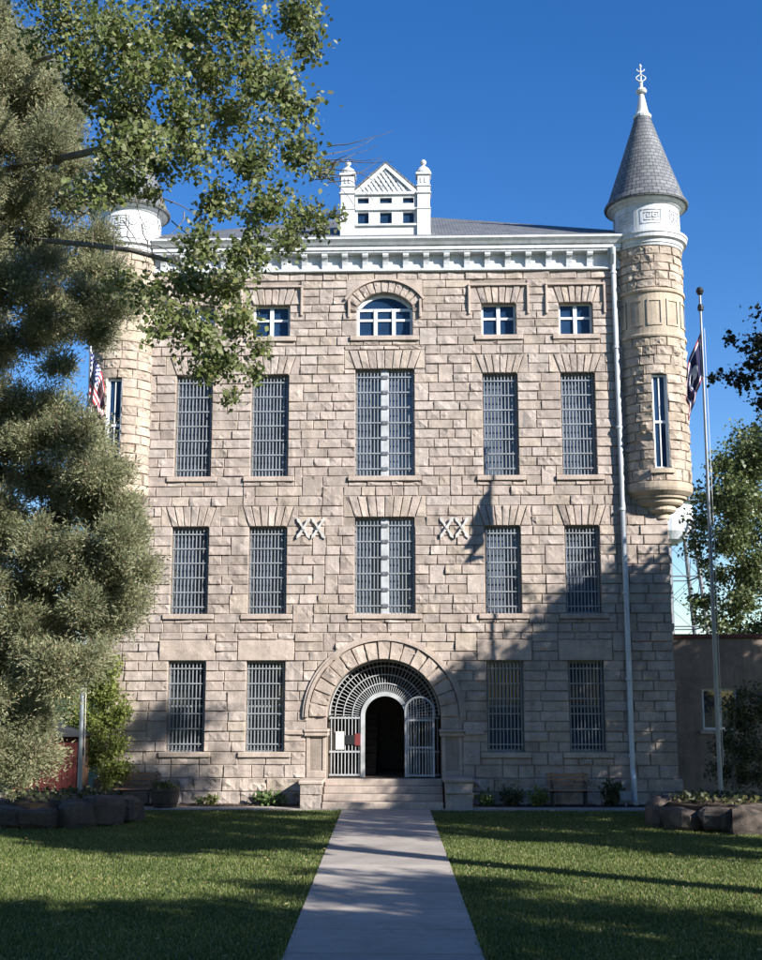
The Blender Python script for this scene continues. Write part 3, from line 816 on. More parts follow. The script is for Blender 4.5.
for x0, x1 in ((-8.2, -2.3), (2.36, 8.2)):
    V = []; F = []
    for j in range(ny + 1):
        for i in range(nx + 1):
            V.append((x0 + (x1 - x0) * i / nx, -.915 + .76 * j / ny, .012 + .05 * random.random() * (0 < j) * (0 < i < nx)))
    for j in range(ny):
        for i in range(nx): a = j * (nx + 1) + i; F.append((a, a + 1, a + nx + 2, a + nx + 1))
    m.add(V, F)
tag(m.build('bed_soil', M['soil']), kind='structure')

# grass blades over the part of the lawn the camera looks across
PL = (-7.85, -4.35, 1.62); PR = (8.45, -4.9, 1.75)         # the two round planters: x, y, radius
def blades(n):
    y = rng.uniform(-24.5, -1.62, n); d = y + 34.9
    half = .40 * d + 2.2
    x = .89 - .03 * d + rng.uniform(-1, 1, n) * half
    l = wl(y); ov = .03 + .07 * np.maximum(0, np.sin(y * 9) * np.sin(y * 2.3 + 1)); ok = ~((x > l + ov * rng.random(n)) & (x < l + WW - ov * rng.random(n)))
    for cx, cy, r in (PL, PR): ok &= (x - cx) ** 2 + (y - cy) ** 2 > (r - .1) ** 2
    return x[ok], y[ok]
gx, gy = blades(460000)
n_ = len(gx)
patch = .5 + .5 * np.sin(gx * 1.7 + np.sin(gy * 1.1) * 2) * np.sin(gy * 1.3 + np.sin(gx * .7) * 2)
hh = rng.uniform(.022, .05, n_) * (.75 + .5 * patch); edge = np.minimum(np.abs(gx - wl(gy)), np.abs(gx - wl(gy) - WW)) < .1
hh[edge] *= 1.5
ww = rng.uniform(.009, .018, n_); th = rng.uniform(0, 2 * pi, n_); ln = rng.uniform(0, .035, n_); la = rng.uniform(0, 2 * pi, n_)
G = np.empty((n_, 3, 3), np.float32)
zb = -.032
G[:, 0] = np.stack([gx - ww * np.cos(th), gy - ww * np.sin(th), np.full(n_, zb)], -1)
G[:, 1] = np.stack([gx + ww * np.cos(th), gy + ww * np.sin(th), np.full(n_, zb)], -1)
G[:, 2] = np.stack([gx + ln * np.cos(la), gy + ln * np.sin(la), zb + .01 + hh], -1)
tag(npmesh('lawn_grass', G.reshape(-1, 3), 3, M['grass']), 'short mown green lawn grass on both sides of the concrete walkway', 'grass', kind='stuff')

# ================================================================== FOLIAGE
def rvec(n):
    v = rng.normal(size=(n, 3)); return v / np.linalg.norm(v, axis=1)[:, None]
def broad(P, size, droop=.35, asp=.8):
    """one folded diamond leaf per point"""
    n = len(P); d = rvec(n); d[:, 2] -= droop; d /= np.linalg.norm(d, axis=1)[:, None]
    s = np.cross(d, rvec(n)); s /= np.linalg.norm(s, axis=1)[:, None]; nn = np.cross(d, s)
    L = (size * rng.uniform(.4, 1.35, n))[:, None]; W = L * asp * .5
    V = np.empty((n, 4, 3)); V[:, 0] = P; V[:, 1] = P + d * L * .42 + s * W + nn * L * .08; V[:, 2] = P + d * L; V[:, 3] = P + d * L * .42 - s * W + nn * L * .08
    return V.reshape(-1, 3)
def spray(P, D, size, w=.17):
    n = len(P); d = D + .95 * rvec(n); d /= np.linalg.norm(d, axis=1)[:, None]
    s = np.cross(d, rvec(n)); s /= np.linalg.norm(s, axis=1)[:, None]
    L = (size * rng.uniform(.5, 1.3, n))[:, None]
    V = np.empty((n, 3, 3)); V[:, 0] = P - s * L * w; V[:, 1] = P + s * L * w; V[:, 2] = P + d * L
    return V.reshape(-1, 3)
def fallen(n):
    x, y = blades(n)
    P = np.stack([x, y, np.full(len(x), .012) + rng.random(len(x)) * .02], -1)
    V = broad(P, .07, 0).reshape(-1, 4, 3); V[:, :, 2] = P[:, None, 2] + .35 * (V[:, :, 2] - P[:, None, 2])
    return V.reshape(-1, 3)
M['deadleaf'] = leaf('fallen_leaf', [(0, (.20, .13, .05)), (.5, (.30, .22, .09)), (1, (.36, .32, .18))], .2, .7, .2)
tag(npmesh('fallen_leaves', fallen(1100), 4, M['deadleaf']), 'dry yellow leaves scattered over the grass', 'leaves', kind='stuff')
def grow(name, label, cat, trunk, clumps, style, leafmat, barkmat, group=None, per=1000, size=.08, twigs=9, crownname='crown', limb_r=.5, flat=.85, extra=None):
    base = trunk[0]
    root = tag(empty(name, (base[0], base[1], base[2])), label, cat, group)
    off = np.array(base[:3])
    wood = MB()
    T = np.array(trunk, float)
    wood.tube([tuple(p[:3] - off) for p in T], list(T[:, 3]), 10)
    S = []
    for a, b in zip(T[:-1], T[1:]):
        for t in np.linspace(0, 1, 6)[:-1]: S.append(a + (b - a) * t)
    S.append(T[-1]); S = S[4:]
    order = sorted(clumps, key=lambda c: min(np.linalg.norm(np.array(c[:3]) - s[:3]) for s in S))
    LV = []
    for c in order:
        C = np.array(c[:3]); r = c[3]
        A = np.array(S); dd = np.linalg.norm(A[:, :3] - C, axis=1) + 1.2 * np.maximum(0, A[:, 2] - C[2] + .3 * np.linalg.norm(A[:, :2] - C[:2], axis=1))
        s = A[np.argmin(dd)]
        dist = np.linalg.norm(s[:3] - C)
        r0 = min(s[3] * .7, .018 + .018 * dist + .012 * r)
        mid = (s[:3] + C) / 2 + np.array((0, 0, .10 * dist)) + rng.normal(0, .07 * dist, 3)
        pts = [(1 - t) ** 2 * s[:3] + 2 * t * (1 - t) * mid + t * t * C for t in np.linspace(0, 1, 6)]
        pts = [p + (rng.normal(0, .02 * dist, 3) if 0 < i < 5 else 0) for i, p in enumerate(pts)]
        rad = [r0 * (1 - .65 * i / 5) for i in range(6)]
        wood.tube([tuple(p - off) for p in pts], rad, 6)
        S += [np.append(p, q) for p, q in zip(pts[2:], rad[2:])]
        for k in range(twigs):
            e = C + rvec(1)[0] * r * rng.uniform(.55, 1.3) * np.array((1, 1, flat))
            m1 = (C + e) / 2 + rng.normal(0, .12 * r, 3)
            st = pts[4] + (C - pts[4]) * rng.random()
            tw = [st, m1, e]
            wood.tube([tuple(p - off) for p in tw], [rad[-1] * .55 + .003, rad[-1] * .35 + .003, .003], 4, cap=False)
            nl = max(3, int(per * r ** 2 / twigs * rng.uniform(.5, 1.4)))
            t = rng.random(nl) ** .6
            P = st * ((1 - t) ** 2)[:, None] + m1 * (2 * t * (1 - t))[:, None] + e * (t * t)[:, None]
            if style == 'broad':
                P = P + rng.normal(0, .15 * r + .03, (nl, 3)); LV.append(broad(P - off, size))
            else:
                ax = (e - st) / (np.linalg.norm(e - st) + 1e-6)
                P = P + rng.normal(0, .17 * r + .015, (nl, 3))
                out = (P - C); out /= np.linalg.norm(out, axis=1)[:, None] + 1e-6
                LV.append(spray(P - off, out * .6 + ax * .6 + np.array((0, 0, .25)), size))
    if extra: extra(wood, off)
    wood.build('trunk', barkmat, root, recalc=False)
    npmesh(crownname, np.concatenate(LV), 4 if style == 'broad' else 3, leafmat, root)
    return root
COTTON = [(-4.45, -18.13, 13.03, 0.62), (-3.22, -19.3, 12.16, 0.58), (-2.67, -17.9, 13.05, 0.63), (-1.63, -18.71, 12.64, 0.6), (-0.94, -16.95, 13.75, 0.53), (-4.24, -17.14, 12.66, 0.58), (-2.85, -19.0, 11.72, 0.55), (-2.36, -17.0, 12.79, 0.62), (-1.39, -17.74, 12.46, 0.56), (-0.64, -18.74, 12.21, 0.32), (-1.99, -16.68, 12.09, 0.54), (-0.86, -19.58, 10.86, 0.45), (-2.55, -18.32, 11.45, 0.46), (-3.67, -17.68, 11.62, 0.28), (-3.0, -19.08, 10.47, 0.39), (-2.44, -18.03, 10.96, 0.46), (-1.73, -16.77, 11.37, 0.53), (-0.79, -18.5, 10.71, 0.38), (-0.53, -17.33, 10.9, 0.2), (-3.66, -18.99, 9.93, 0.34), (-3.87, -16.48, 11.15, 0.36), (-2.31, -16.51, 10.73, 0.45), (-1.1, -19.07, 9.64, 0.42), (-0.73, -17.15, 10.28, 0.35), (-0.2, -18.53, 9.71, 0.13), (-1.98, -19.5, 8.91, 0.35), (-1.46, -18.93, 9.12, 0.39), (-1.02, -17.27, 9.86, 0.29), (-2.51, -18.11, 8.91, 0.44), (-1.93, -17.91, 8.83, 0.5), (-2.55, -19.19, 7.97, 0.36), (-2.03, -19.05, 7.87, 0.47), (-1.61, -18.43, 8.13, 0.38), (-1.86, -17.96, 7.73, 0.36), (-1.6, -16.97, 7.84, 0.22), (-2.11, -18.16, 7.58, 0.27), (-1.68, -18.55, 7.04, 0.16), (-1.49, -16.68, 8.3, 0.19), (-3.19, -17.39, 8.98, 0.34), (-3.75, -17.18, 9.17, 0.29), (-0.55, -17.02, 10.05, 0.15), (-3.43, -18.05, 11.57, 0.36), (-2.87, -18.77, 10.84, 0.34), (-3.28, -19.24, 10.4, 0.31), (-3.08, -17.5, 10.97, 0.34), (-3.55, -17.2, 10.78, 0.32), (-4.19, -16.71, 12.63, 0.39), (-3.33, -16.66, 10.85, 0.21), (-3.35, -17.99, 11.92, 0.3), (-3.41, -18.04, 11.48, 0.28), (-3.57, -16.51, 12.12, 0.3), (-2.98, -19.33, 11.51, 0.28), (-3.54, -18.4, 10.11, 0.22), (-5.21, -17.85, 14.22, 0.7), (-4.02, -17.67, 14.48, 0.71), (-2.77, -17.64, 14.65, 0.71), (-1.31, -19.09, 13.49, 0.58), (-0.54, -17.97, 14.05, 0.49), (-5.15, -19.04, 14.73, 0.72), (-4.03, -18.37, 15.36, 0.81), (-2.37, -19.03, 15.0, 0.78), (-1.1, -18.58, 14.81, 0.6), (-6.53, -17.59, 13.72, 0.78), (-6.31, -18.32, 14.77, 0.82), (-6.97, -19.06, 13.46, 0.78), (-7.45, -18.1, 12.12, 0.76), (-8.81, -17.46, 13.5, 0.86), (-8.93, -18.64, 11.54, 0.8), (-8.57, -18.73, 14.7, 0.93), (-6.79, -18.2, 16.59, 0.96), (-4.88, -17.37, 17.57, 1.01), (-2.45, -19.48, 15.94, 0.76), (-10.46, -17.45, 13.88, 0.86), (-7.74, -19.42, 16.12, 0.89), (-6.79, -16.75, 12.65, 0.67), (-6.61, -18.99, 10.12, 0.59), (-9.32, -16.96, 10.88, 0.74)]
JUNIPER = [(-6.89, -14.21, 15.55, 0.34), (-7.71, -13.02, 16.08, 0.51), (-8.14, -13.63, 15.87, 0.38), (-7.19, -12.28, 16.0, 0.53), (-7.68, -12.3, 16.29, 0.41), (-7.62, -13.97, 15.07, 0.51), (-8.03, -14.17, 15.03, 0.42), (-6.71, -12.4, 15.42, 0.54), (-6.95, -13.21, 14.99, 0.45), (-7.4, -13.33, 15.08, 0.41), (-8.08, -13.39, 15.19, 0.39), (-6.23, -13.35, 14.53, 0.38), (-6.87, -12.8, 14.94, 0.56), (-7.21, -13.29, 14.73, 0.46), (-7.45, -13.96, 14.18, 0.38), (-8.25, -13.07, 14.9, 0.34), (-6.19, -11.73, 15.03, 0.42), (-6.57, -12.31, 14.82, 0.5), (-7.04, -12.43, 14.49, 0.56), (-7.89, -11.89, 14.69, 0.53), (-7.78, -13.14, 14.18, 0.51), (-8.41, -13.36, 14.15, 0.35), (-6.01, -12.24, 14.36, 0.35), (-5.81, -14.03, 13.34, 0.37), (-6.79, -12.31, 14.18, 0.38), (-6.93, -13.91, 13.48, 0.46), (-7.88, -12.68, 13.99, 0.39), (-8.42, -12.96, 13.84, 0.5), (-5.88, -12.29, 13.75, 0.43), (-5.78, -14.14, 12.88, 0.5), (-6.91, -12.55, 13.72, 0.39), (-7.65, -12.15, 13.85, 0.55), (-7.36, -14.2, 12.63, 0.43), (-8.61, -12.52, 13.43, 0.49), (-5.44, -13.57, 12.74, 0.36), (-6.33, -12.36, 12.98, 0.41), (-7.18, -11.76, 13.37, 0.54), (-6.85, -14.29, 12.22, 0.36), (-7.82, -13.24, 12.92, 0.54), (-5.63, -13.0, 12.23, 0.35), (-6.53, -11.75, 13.09, 0.38), (-7.11, -11.9, 12.77, 0.57), (-6.9, -14.23, 11.73, 0.31), (-7.59, -13.95, 11.89, 0.48), (-6.47, -13.24, 11.99, 0.46), (-7.15, -12.21, 12.21, 0.37), (-7.7, -12.25, 12.23, 0.34), (-8.09, -12.86, 12.15, 0.45), (-5.46, -11.9, 11.97, 0.46), (-6.12, -12.17, 11.92, 0.49), (-6.7, -12.02, 11.86, 0.55), (-7.22, -12.65, 11.46, 0.37), (-7.16, -13.63, 11.26, 0.49), (-8.12, -12.39, 11.83, 0.37), (-5.14, -12.44, 11.04, 0.5), (-5.83, -11.89, 11.38, 0.46), (-5.78, -13.86, 10.83, 0.37), (-6.26, -14.24, 10.46, 0.52), (-7.03, -13.41, 10.82, 0.39), (-7.62, -13.63, 10.64, 0.38), (-4.61, -13.29, 10.45, 0.35), (-5.02, -14.14, 10.09, 0.34), (-5.95, -12.71, 10.53, 0.37), (-6.37, -13.19, 10.45, 0.4), (-6.86, -13.61, 10.38, 0.53), (-7.02, -14.04, 10.26, 0.37), (-8.09, -12.81, 10.47, 0.52), (-4.46, -14.04, 9.86, 0.44), (-5.63, -12.06, 10.23, 0.52), (-5.94, -13.58, 9.85, 0.47), (-7.66, -11.97, 10.4, 0.56), (-7.5, -13.98, 9.88, 0.38), (-5.0, -13.29, 9.58, 0.41), (-6.07, -12.28, 9.89, 0.34), (-6.27, -12.94, 9.59, 0.47), (-7.04, -13.14, 9.44, 0.53), (-8.25, -12.01, 10.11, 0.4), (-5.54, -13.87, 8.8, 0.35), (-7.17, -12.09, 9.58, 0.36), (-7.36, -12.96, 9.35, 0.34), (-7.76, -13.56, 8.92, 0.47), (-6.82, -13.39, 8.53, 0.38), (-7.12, -13.58, 8.49, 0.39), (-8.08, -12.66, 9.02, 0.54), (-5.77, -13.15, 8.25, 0.43), (-6.42, -12.95, 8.21, 0.56), (-6.92, -12.61, 8.26, 0.42), (-7.78, -12.07, 8.52, 0.36), (-8.18, -12.48, 8.52, 0.49), (-5.07, -13.53, 7.71, 0.37), (-5.79, -12.57, 8.03, 0.54), (-6.46, -12.5, 7.87, 0.54), (-7.14, -11.94, 8.06, 0.51), (-7.3, -13.3, 7.65, 0.4), (-7.85, -12.92, 7.9, 0.45), (-5.24, -12.33, 7.72, 0.52), (-5.42, -13.43, 7.48, 0.54), (-6.05, -13.45, 7.51, 0.51), (-6.83, -12.69, 7.67, 0.5), (-7.08, -13.33, 7.5, 0.4), (-8.08, -12.1, 7.52, 0.41), (-4.71, -13.4, 6.96, 0.54), (-4.98, -13.73, 6.93, 0.47), (-5.9, -12.71, 7.08, 0.37), (-6.27, -12.74, 6.91, 0.39), (-7.35, -11.73, 7.2, 0.55), (-7.77, -11.85, 7.31, 0.47), (-7.79, -13.2, 7.05, 0.53), (-4.49, -13.13, 6.39, 0.36), (-5.03, -12.61, 6.49, 0.49), (-5.48, -12.99, 6.71, 0.4), (-5.93, -12.77, 6.73, 0.38), (-6.58, -13.26, 6.38, 0.39), (-7.42, -12.06, 6.59, 0.36), (-8.21, -11.98, 6.68, 0.34), (-4.64, -12.24, 6.41, 0.41), (-4.9, -12.35, 6.2, 0.42), (-5.87, -11.99, 6.39, 0.57), (-5.85, -13.64, 5.91, 0.33), (-7.05, -11.85, 6.26, 0.55), (-6.96, -13.78, 6.16, 0.42), (-7.28, -14.04, 6.05, 0.47), (-4.21, -13.01, 5.83, 0.37), (-4.32, -13.89, 5.71, 0.45), (-4.91, -13.63, 5.58, 0.53), (-5.62, -12.72, 5.6, 0.38), (-5.72, -13.91, 5.51, 0.47), (-6.47, -13.27, 5.85, 0.39), (-7.03, -13.35, 5.81, 0.4), (-8.13, -11.85, 5.9, 0.37), (-3.81, -14.1, 5.21, 0.33), (-4.59, -12.97, 5.18, 0.44), (-5.19, -13.08, 5.4, 0.46), (-5.46, -13.88, 5.14, 0.32), (-6.07, -13.4, 5.38, 0.33), (-6.66, -13.36, 5.29, 0.39), (-7.23, -13.37, 5.32, 0.47), (-7.74, -12.85, 5.18, 0.39), (-4.32, -12.85, 4.94, 0.53), (-4.74, -13.09, 5.0, 0.53), (-5.13, -13.15, 4.99, 0.49), (-6.03, -12.72, 4.81, 0.53), (-6.14, -13.04, 4.79, 0.46), (-6.52, -13.97, 4.95, 0.41), (-7.62, -12.59, 4.94, 0.4), (-7.74, -13.24, 4.75, 0.39), (-4.84, -12.08, 4.42, 0.54), (-4.82, -13.96, 4.54, 0.4), (-5.74, -12.88, 4.37, 0.55), (-6.14, -13.52, 4.31, 0.53), (-7.12, -12.66, 4.66, 0.4), (-7.72, -12.17, 4.67, 0.49), (-8.06, -12.61, 4.5, 0.46), (-4.92, -12.81, 4.19, 0.35), (-5.79, -11.88, 4.17, 0.41), (-5.82, -13.71, 3.98, 0.33), (-7.08, -11.71, 4.04, 0.48), (-7.05, -13.16, 4.1, 0.5), (-7.71, -12.65, 4.16, 0.48), (-4.77, -13.96, 3.61, 0.44), (-5.3, -14.22, 3.48, 0.46), (-5.76, -13.89, 3.64, 0.38), (-6.72, -12.89, 3.72, 0.4), (-6.86, -13.68, 3.7, 0.4), (-7.98, -12.23, 3.56, 0.53), (-5.16, -13.9, 3.36, 0.53), (-6.0, -12.58, 3.13, 0.33), (-6.63, -11.96, 3.35, 0.4), (-7.12, -12.5, 3.34, 0.44), (-7.95, -11.9, 3.4, 0.53), (-6.15, -12.16, 2.67, 0.44), (-6.62, -12.07, 2.68, 0.42), (-6.36, -14.2, 3.0, 0.39), (-7.37, -12.97, 2.84, 0.54), (-5.7, -13.52, 2.58, 0.4), (-6.35, -13.16, 2.51, 0.35), (-6.92, -12.41, 2.34, 0.54), (-7.43, -12.4, 2.3, 0.43), (-5.73, -13.77, 1.96, 0.53), (-6.31, -13.86, 2.1, 0.47), (-6.81, -14.12, 2.05, 0.51), (-8.01, -12.38, 2.16, 0.54), (-6.44, -12.16, 1.69, 0.45), (-6.35, -14.06, 1.73, 0.4), (-6.99, -13.94, 1.59, 0.31), (-9.46, -13.94, 11.6, 0.69), (-9.7, -11.73, 5.41, 0.66), (-10.28, -14.11, 4.98, 0.63), (-11.03, -12.8, 10.58, 0.72), (-11.17, -12.02, 12.82, 0.81), (-9.31, -13.86, 11.32, 0.64), (-10.69, -12.52, 12.08, 0.77), (-10.06, -13.42, 11.52, 0.58), (-9.58, -12.63, 10.06, 0.71), (-8.63, -13.08, 3.92, 0.77), (-9.23, -13.91, 13.12, 0.52), (-10.85, -11.97, 13.27, 0.6), (-10.41, -13.0, 12.79, 0.68), (-9.43, -11.75, 5.33, 0.57), (-10.84, -12.75, 7.5, 0.69), (-11.84, -11.81, 4.64, 0.57), (-9.56, -12.6, 9.97, 0.55), (-10.58, -14.15, 4.1, 0.56), (-9.61, -14.29, 1.95, 0.57), (-10.88, -11.72, 9.65, 0.74), (-9.93, -12.57, 14.47, 0.7), (-9.77, -12.24, 3.2, 0.58), (-10.14, -12.12, 13.86, 0.73), (-9.6, -13.36, 13.49, 0.56), (-10.46, -12.47, 4.91, 0.64), (-11.78, -12.62, 2.57, 0.69), (-9.75, -14.14, 13.04, 0.68), (-10.28, -12.9, 12.93, 0.63), (-11.12, -11.88, 13.31, 0.58), (-9.22, -12.85, 3.52, 0.65), (-10.33, -12.25, 13.84, 0.76), (-9.76, -14.13, 6.25, 0.56), (-9.47, -13.22, 10.13, 0.53), (-10.33, -12.98, 6.86, 0.75), (-11.58, -12.86, 5.4, 0.74), (-11.69, -12.1, 3.72, 0.8), (-10.04, -13.03, 14.94, 0.63), (-10.51, -12.83, 8.91, 0.69), (-11.53, -12.95, 4.11, 0.67), (-9.82, -12.55, 2.59, 0.57)]
DARK = [(6.87, -13.77, 9.13, 0.24), (6.75, -13.44, 8.61, 0.23), (7.18, -13.1, 8.94, 0.29), (6.49, -13.42, 8.66, 0.12), (7.36, -13.51, 9.48, 0.53), (7.45, -13.87, 8.27, 0.52), (6.48, -13.78, 9.26, 0.1), (6.22, -13.57, 8.6, 0.07), (7.0, -13.47, 8.2, 0.12)]
BACK = [(15.31, 19.07, 12.88, 1.33), (16.03, 16.82, 13.34, 1.48), (14.48, 17.14, 10.36, 1.28), (15.76, 17.76, 11.32, 1.51), (15.18, 18.62, 8.37, 1.14), (15.92, 18.23, 7.89, 1.31), (14.15, 18.26, 9.42, 0.7), (14.21, 16.85, 6.51, 0.76), (15.84, 19.09, 6.01, 0.97), (14.01, 18.52, 11.45, 0.61), (13.48, 18.64, 8.81, 0.44), (13.8, 18.52, 7.06, 0.53), (13.15, 18.67, 6.2, 0.4), (17.51, 18.69, 14.61, 1.76), (18.3, 19.16, 10.63, 1.99), (17.2, 17.71, 6.99, 1.72), (13.87, 16.8, 12.82, 0.68), (13.51, 19.38, 10.69, 0.71), (12.97, 18.2, 9.42, 0.7), (13.95, 19.47, 8.24, 0.71), (13.12, 18.75, 7.08, 0.7), (13.39, 17.01, 5.9, 0.68), (14.11, 16.7, 9.45, 0.93), (14.78, 16.88, 7.01, 1.02), (14.53, 18.62, 5.68, 0.88), (15.44, 17.14, 8.64, 1.11), (14.44, 16.74, 11.59, 1.02), (15.84, 19.1, 14.25, 0.97), (16.29, 18.64, 12.8, 1.23)]
RBUSH = [(9.64, -0.35, 2.54, 0.45), (10.11, -0.28, 2.18, 0.51), (9.42, -0.31, 1.65, 0.45), (9.91, -0.66, 1.39, 0.51), (9.19, -0.21, 0.97, 0.34), (9.7, -0.32, 0.71, 0.4), (10.17, -0.58, 0.73, 0.39), (10.5, -0.27, 2.86, 0.4), (10.73, -0.22, 1.64, 0.45), (9.82, -0.83, 3.0, 0.25)]
LBUSH = [(-8.09, -0.76, 3.69, 0.39), (-7.63, -0.72, 3.74, 0.34), (-7.84, -0.57, 3.14, 0.45), (-8.27, -0.69, 2.86, 0.45), (-7.52, -0.6, 2.45, 0.39), (-7.93, -0.81, 2.05, 0.45), (-7.41, -0.58, 1.64, 0.34), (-8.21, -0.46, 1.36, 0.4), (-7.61, -0.81, 0.97, 0.39), (-8.57, -0.54, 2.31, 0.39), (-8.61, -0.84, 3.14, 0.34), (-7.2, -0.67, 1.02, 0.22)]

def juniper_twigs(wood, off):                              # bare dead twigs sticking out of the foliage
    for k in range(70):
        c = JUNIPER[int(rng.integers(0, len(JUNIPER)))]
        p = np.array(c[:3]) + np.array((rng.normal(0, .15), -c[3] * rng.uniform(.2, .8), rng.normal(0, .15))); v = np.array((rng.uniform(-.3, 1), -.5, rng.uniform(-.3, .6)))
        pts = [p]
        for i in range(5):
            v = v + rng.normal(0, .25, 3); pts.append(pts[-1] + v / np.linalg.norm(v) * rng.uniform(.08, .16))
        wood.tube([tuple(q - off) for q in pts], [.014, .012, .010, .008, .005, .003], 4, cap=False)
def dead_twigs(wood, off):                                 # the bare twig ends at the right of the crown
    for k in range(11):
        p = np.array((-.62 + .25 * rng.random(), -18.0 + rng.uniform(-.3, .3), 10.75 + rng.uniform(-.25, .25))); v = np.array((.85, rng.uniform(-.3, .3), rng.uniform(-.25, .45)))
        pts = [p]
        for i in range(6):
            v = v + rng.normal(0, .22, 3); v[2] += .05; pts.append(pts[-1] + v / np.linalg.norm(v) * .17)
        wood.tube([tuple(q - off) for q in pts], [.011, .009, .008, .006, .005, .004, .003], 4, cap=False)
    for k in range(16):                                    # bare drooping twigs lower down by the turret
        p = np.array((-3.35 + rng.uniform(-.7, .8), -18 + rng.uniform(-.4, .4), 9.9 + rng.uniform(-.3, .4))); v = np.array((rng.uniform(-.2, .7), 0, rng.uniform(-.9, -.2)))
        pts = [p]
        for i in range(6):
            v = v + rng.normal(0, .2, 3); pts.append(pts[-1] + v / np.linalg.norm(v) * .14)
        wood.tube([tuple(q - off) for q in pts], [.011, .009, .008, .006, .005, .004, .003], 4, cap=False)
    for pts, r in (([(-9.9, -11.9, 8.6), (-7.95, -11.6, 12.1), (-6.42, -12.8, 11.62), (-4.64, -16.2, 10.23), (-3.44, -17.4, 9.65), (-2.66, -17.8, 9.3), (-2.02, -18.0, 8.87)], .06),
                   ([(-9.6, -12.1, 9.4), (-8.03, -11.6, 13.5), (-6.14, -13.0, 13.16), (-4.65, -16.0, 11.87), (-3.86, -17.3, 11.37), (-3.1, -17.8, 11.31), (-2.16, -18.0, 11.44)], .085),
                   ([(-9.2, -12.6, 10.5), (-7.99, -12.0, 15.2), (-6.37, -13.2, 15.14), (-4.76, -16.0, 13.78), (-3.2, -17.6, 13.07), (-1.61, -17.8, 12.84)], .055)):
        wood.tube([tuple(np.array(q) - off) for q in pts], [r * (1 - .6 * i / len(pts)) for i in range(len(pts))], 8)
grow('cottonwood_tree', 'tall cottonwood whose glossy green branches hang across the upper left of the facade', 'tree',
     [(-10.9, -11.2, -.05, .42), (-10.6, -11.4, 3, .36), (-10.0, -11.8, 6.5, .29), (-9.4, -12.3, 9.5, .24), (-8.6, -13.5, 12.5, .17), (-8.0, -15.0, 15.5, .10)], COTTON, 'broad', M['cotton'], M['bark'], per=3500, size=.088, twigs=18, extra=dead_twigs)
jt = [(-8.0, -13, -.05, .34), (-7.9, -13, 3, .28), (-7.7, -13.1, 7, .21), (-7.5, -13, 11, .13), (-7.3, -13, 15.5, .05)]
jun = grow('juniper_tree', 'big shaggy grey-green juniper filling the left edge of the photo', 'tree', jt, JUNIPER, 'spray', M['juniper'], M['redbark'], per=21000, size=.078, twigs=30, extra=juniper_twigs)
grow('dark_cypress_tree', 'dark needled tree whose branch tips poke in high at the right edge', 'tree',
     [(10.6, -13.2, -.05, .30), (10.5, -13.2, 4, .24), (10.4, -13.3, 9, .16), (10.4, -13.3, 13.5, .05)],
     [(a,b,c,r*1.1) for a,b,c,r in DARK] + [(10.3 + 1.1 * cos(a * 2.4), -13.2 + 1.3 * sin(a * 2.4), 5.2 + a * .52, .75) for a in range(16)] + [(10.6 + cos(a * 1.9), -13.2 + 1.2 * sin(a * 1.9), 5.0 + a * .55, .8) for a in range(15)], 'broad', M['darkleaf'], M['bark'], per=2400, size=.095, twigs=14)
grow('elm_tree', 'sunlit leafy tree standing behind the low wing at the right', 'tree',
     [(17.5, 19, -.05, .4), (17.3, 19, 4, .33), (17.0, 18.6, 8, .24), (16.8, 18.3, 13, .1)],
     BACK + [(17 + 3 * cos(a), 19.5 + 2.5 * sin(a * 1.3), 8 + 1.1 * (a % 5), 1.4) for a in range(8)], 'broad', M['backleaf'], M['bark'], per=900, size=.16, twigs=14)
# the trees beside the lawn that throw the shade over the front; they stand just outside the right of the photo
def shade_tree(name, label, x, y, z0, z1, r, nclump, leafs=.21, per=480, limit=False):
    cl = []
    while len(cl) < nclump:
        v = rvec(1)[0] * rng.uniform(.35, 1.0); c = (x + v[0] * r, y + v[1] * r, (z0 + z1) / 2 + v[2] * (z1 - z0) / 2, rng.uniform(.8, 1.3))
        t = -c[1] / (cos(radians(SUN_AZ)) * cos(radians(SUN_EL))); xw = c[0] - t * sin(radians(SUN_AZ)) * cos(radians(SUN_EL)); zw = c[2] - t * sin(radians(SUN_EL))
        if limit and (zw + c[3] * .55 > 4.5 + .5 * (xw - 1.5) or xw - c[3] * .5 < (.45 if zw > .8 else -1.6)): continue
        cl.append(c)
    return grow(name, label, 'tree', [(x, y, -.05, .35), (x + .1, y, z0, .28), (x, y + .1, (z0 + z1) / 2, .2), (x, y, z1 - .6, .06)], cl, 'broad', M['backleaf'], M['bark'], per=per, size=leafs, twigs=8)
shade_tree('shade_tree', 'broad leafy tree beside the lawn to the right, shading the lower right of the facade', 18.5, -8.6, 3.6, 16.2, 6.8, 185, per=330, limit=True)
shade_tree('shade_tree', 'leafy tree farther right of the lawn, shading the low wing', 24.5, -7.0, 4.0, 13.2, 5.0, 80)
shade_tree('shade_tree', 'tall leafy tree right of the lawn, throwing shade across the far grass at left', 11.5, -18.8, 8.6, 13.6, 3.4, 34)
shade_tree('shade_tree', 'leafy tree right of the lawn, throwing stripes of shade over the far grass at right', 17.2, -15.6, 6.0, 11.0, 3.2, 26)
shade_tree('shade_tree', 'large leafy tree right of the camera, shading the near lawn at right', 16.6, -29.6, 4.5, 12.0, 4.6, 74)
shade_tree('shade_tree', 'leafy tree close right of the camera, shading the nearest walkway and grass', 8.6, -30.0, 5.0, 11.2, 4.0, 60)
shade_tree('shade_tree', 'rounded leafy tree between the two nearest shade trees right of the camera', 12.2, -31.2, 5.0, 11.0, 3.8, 56)
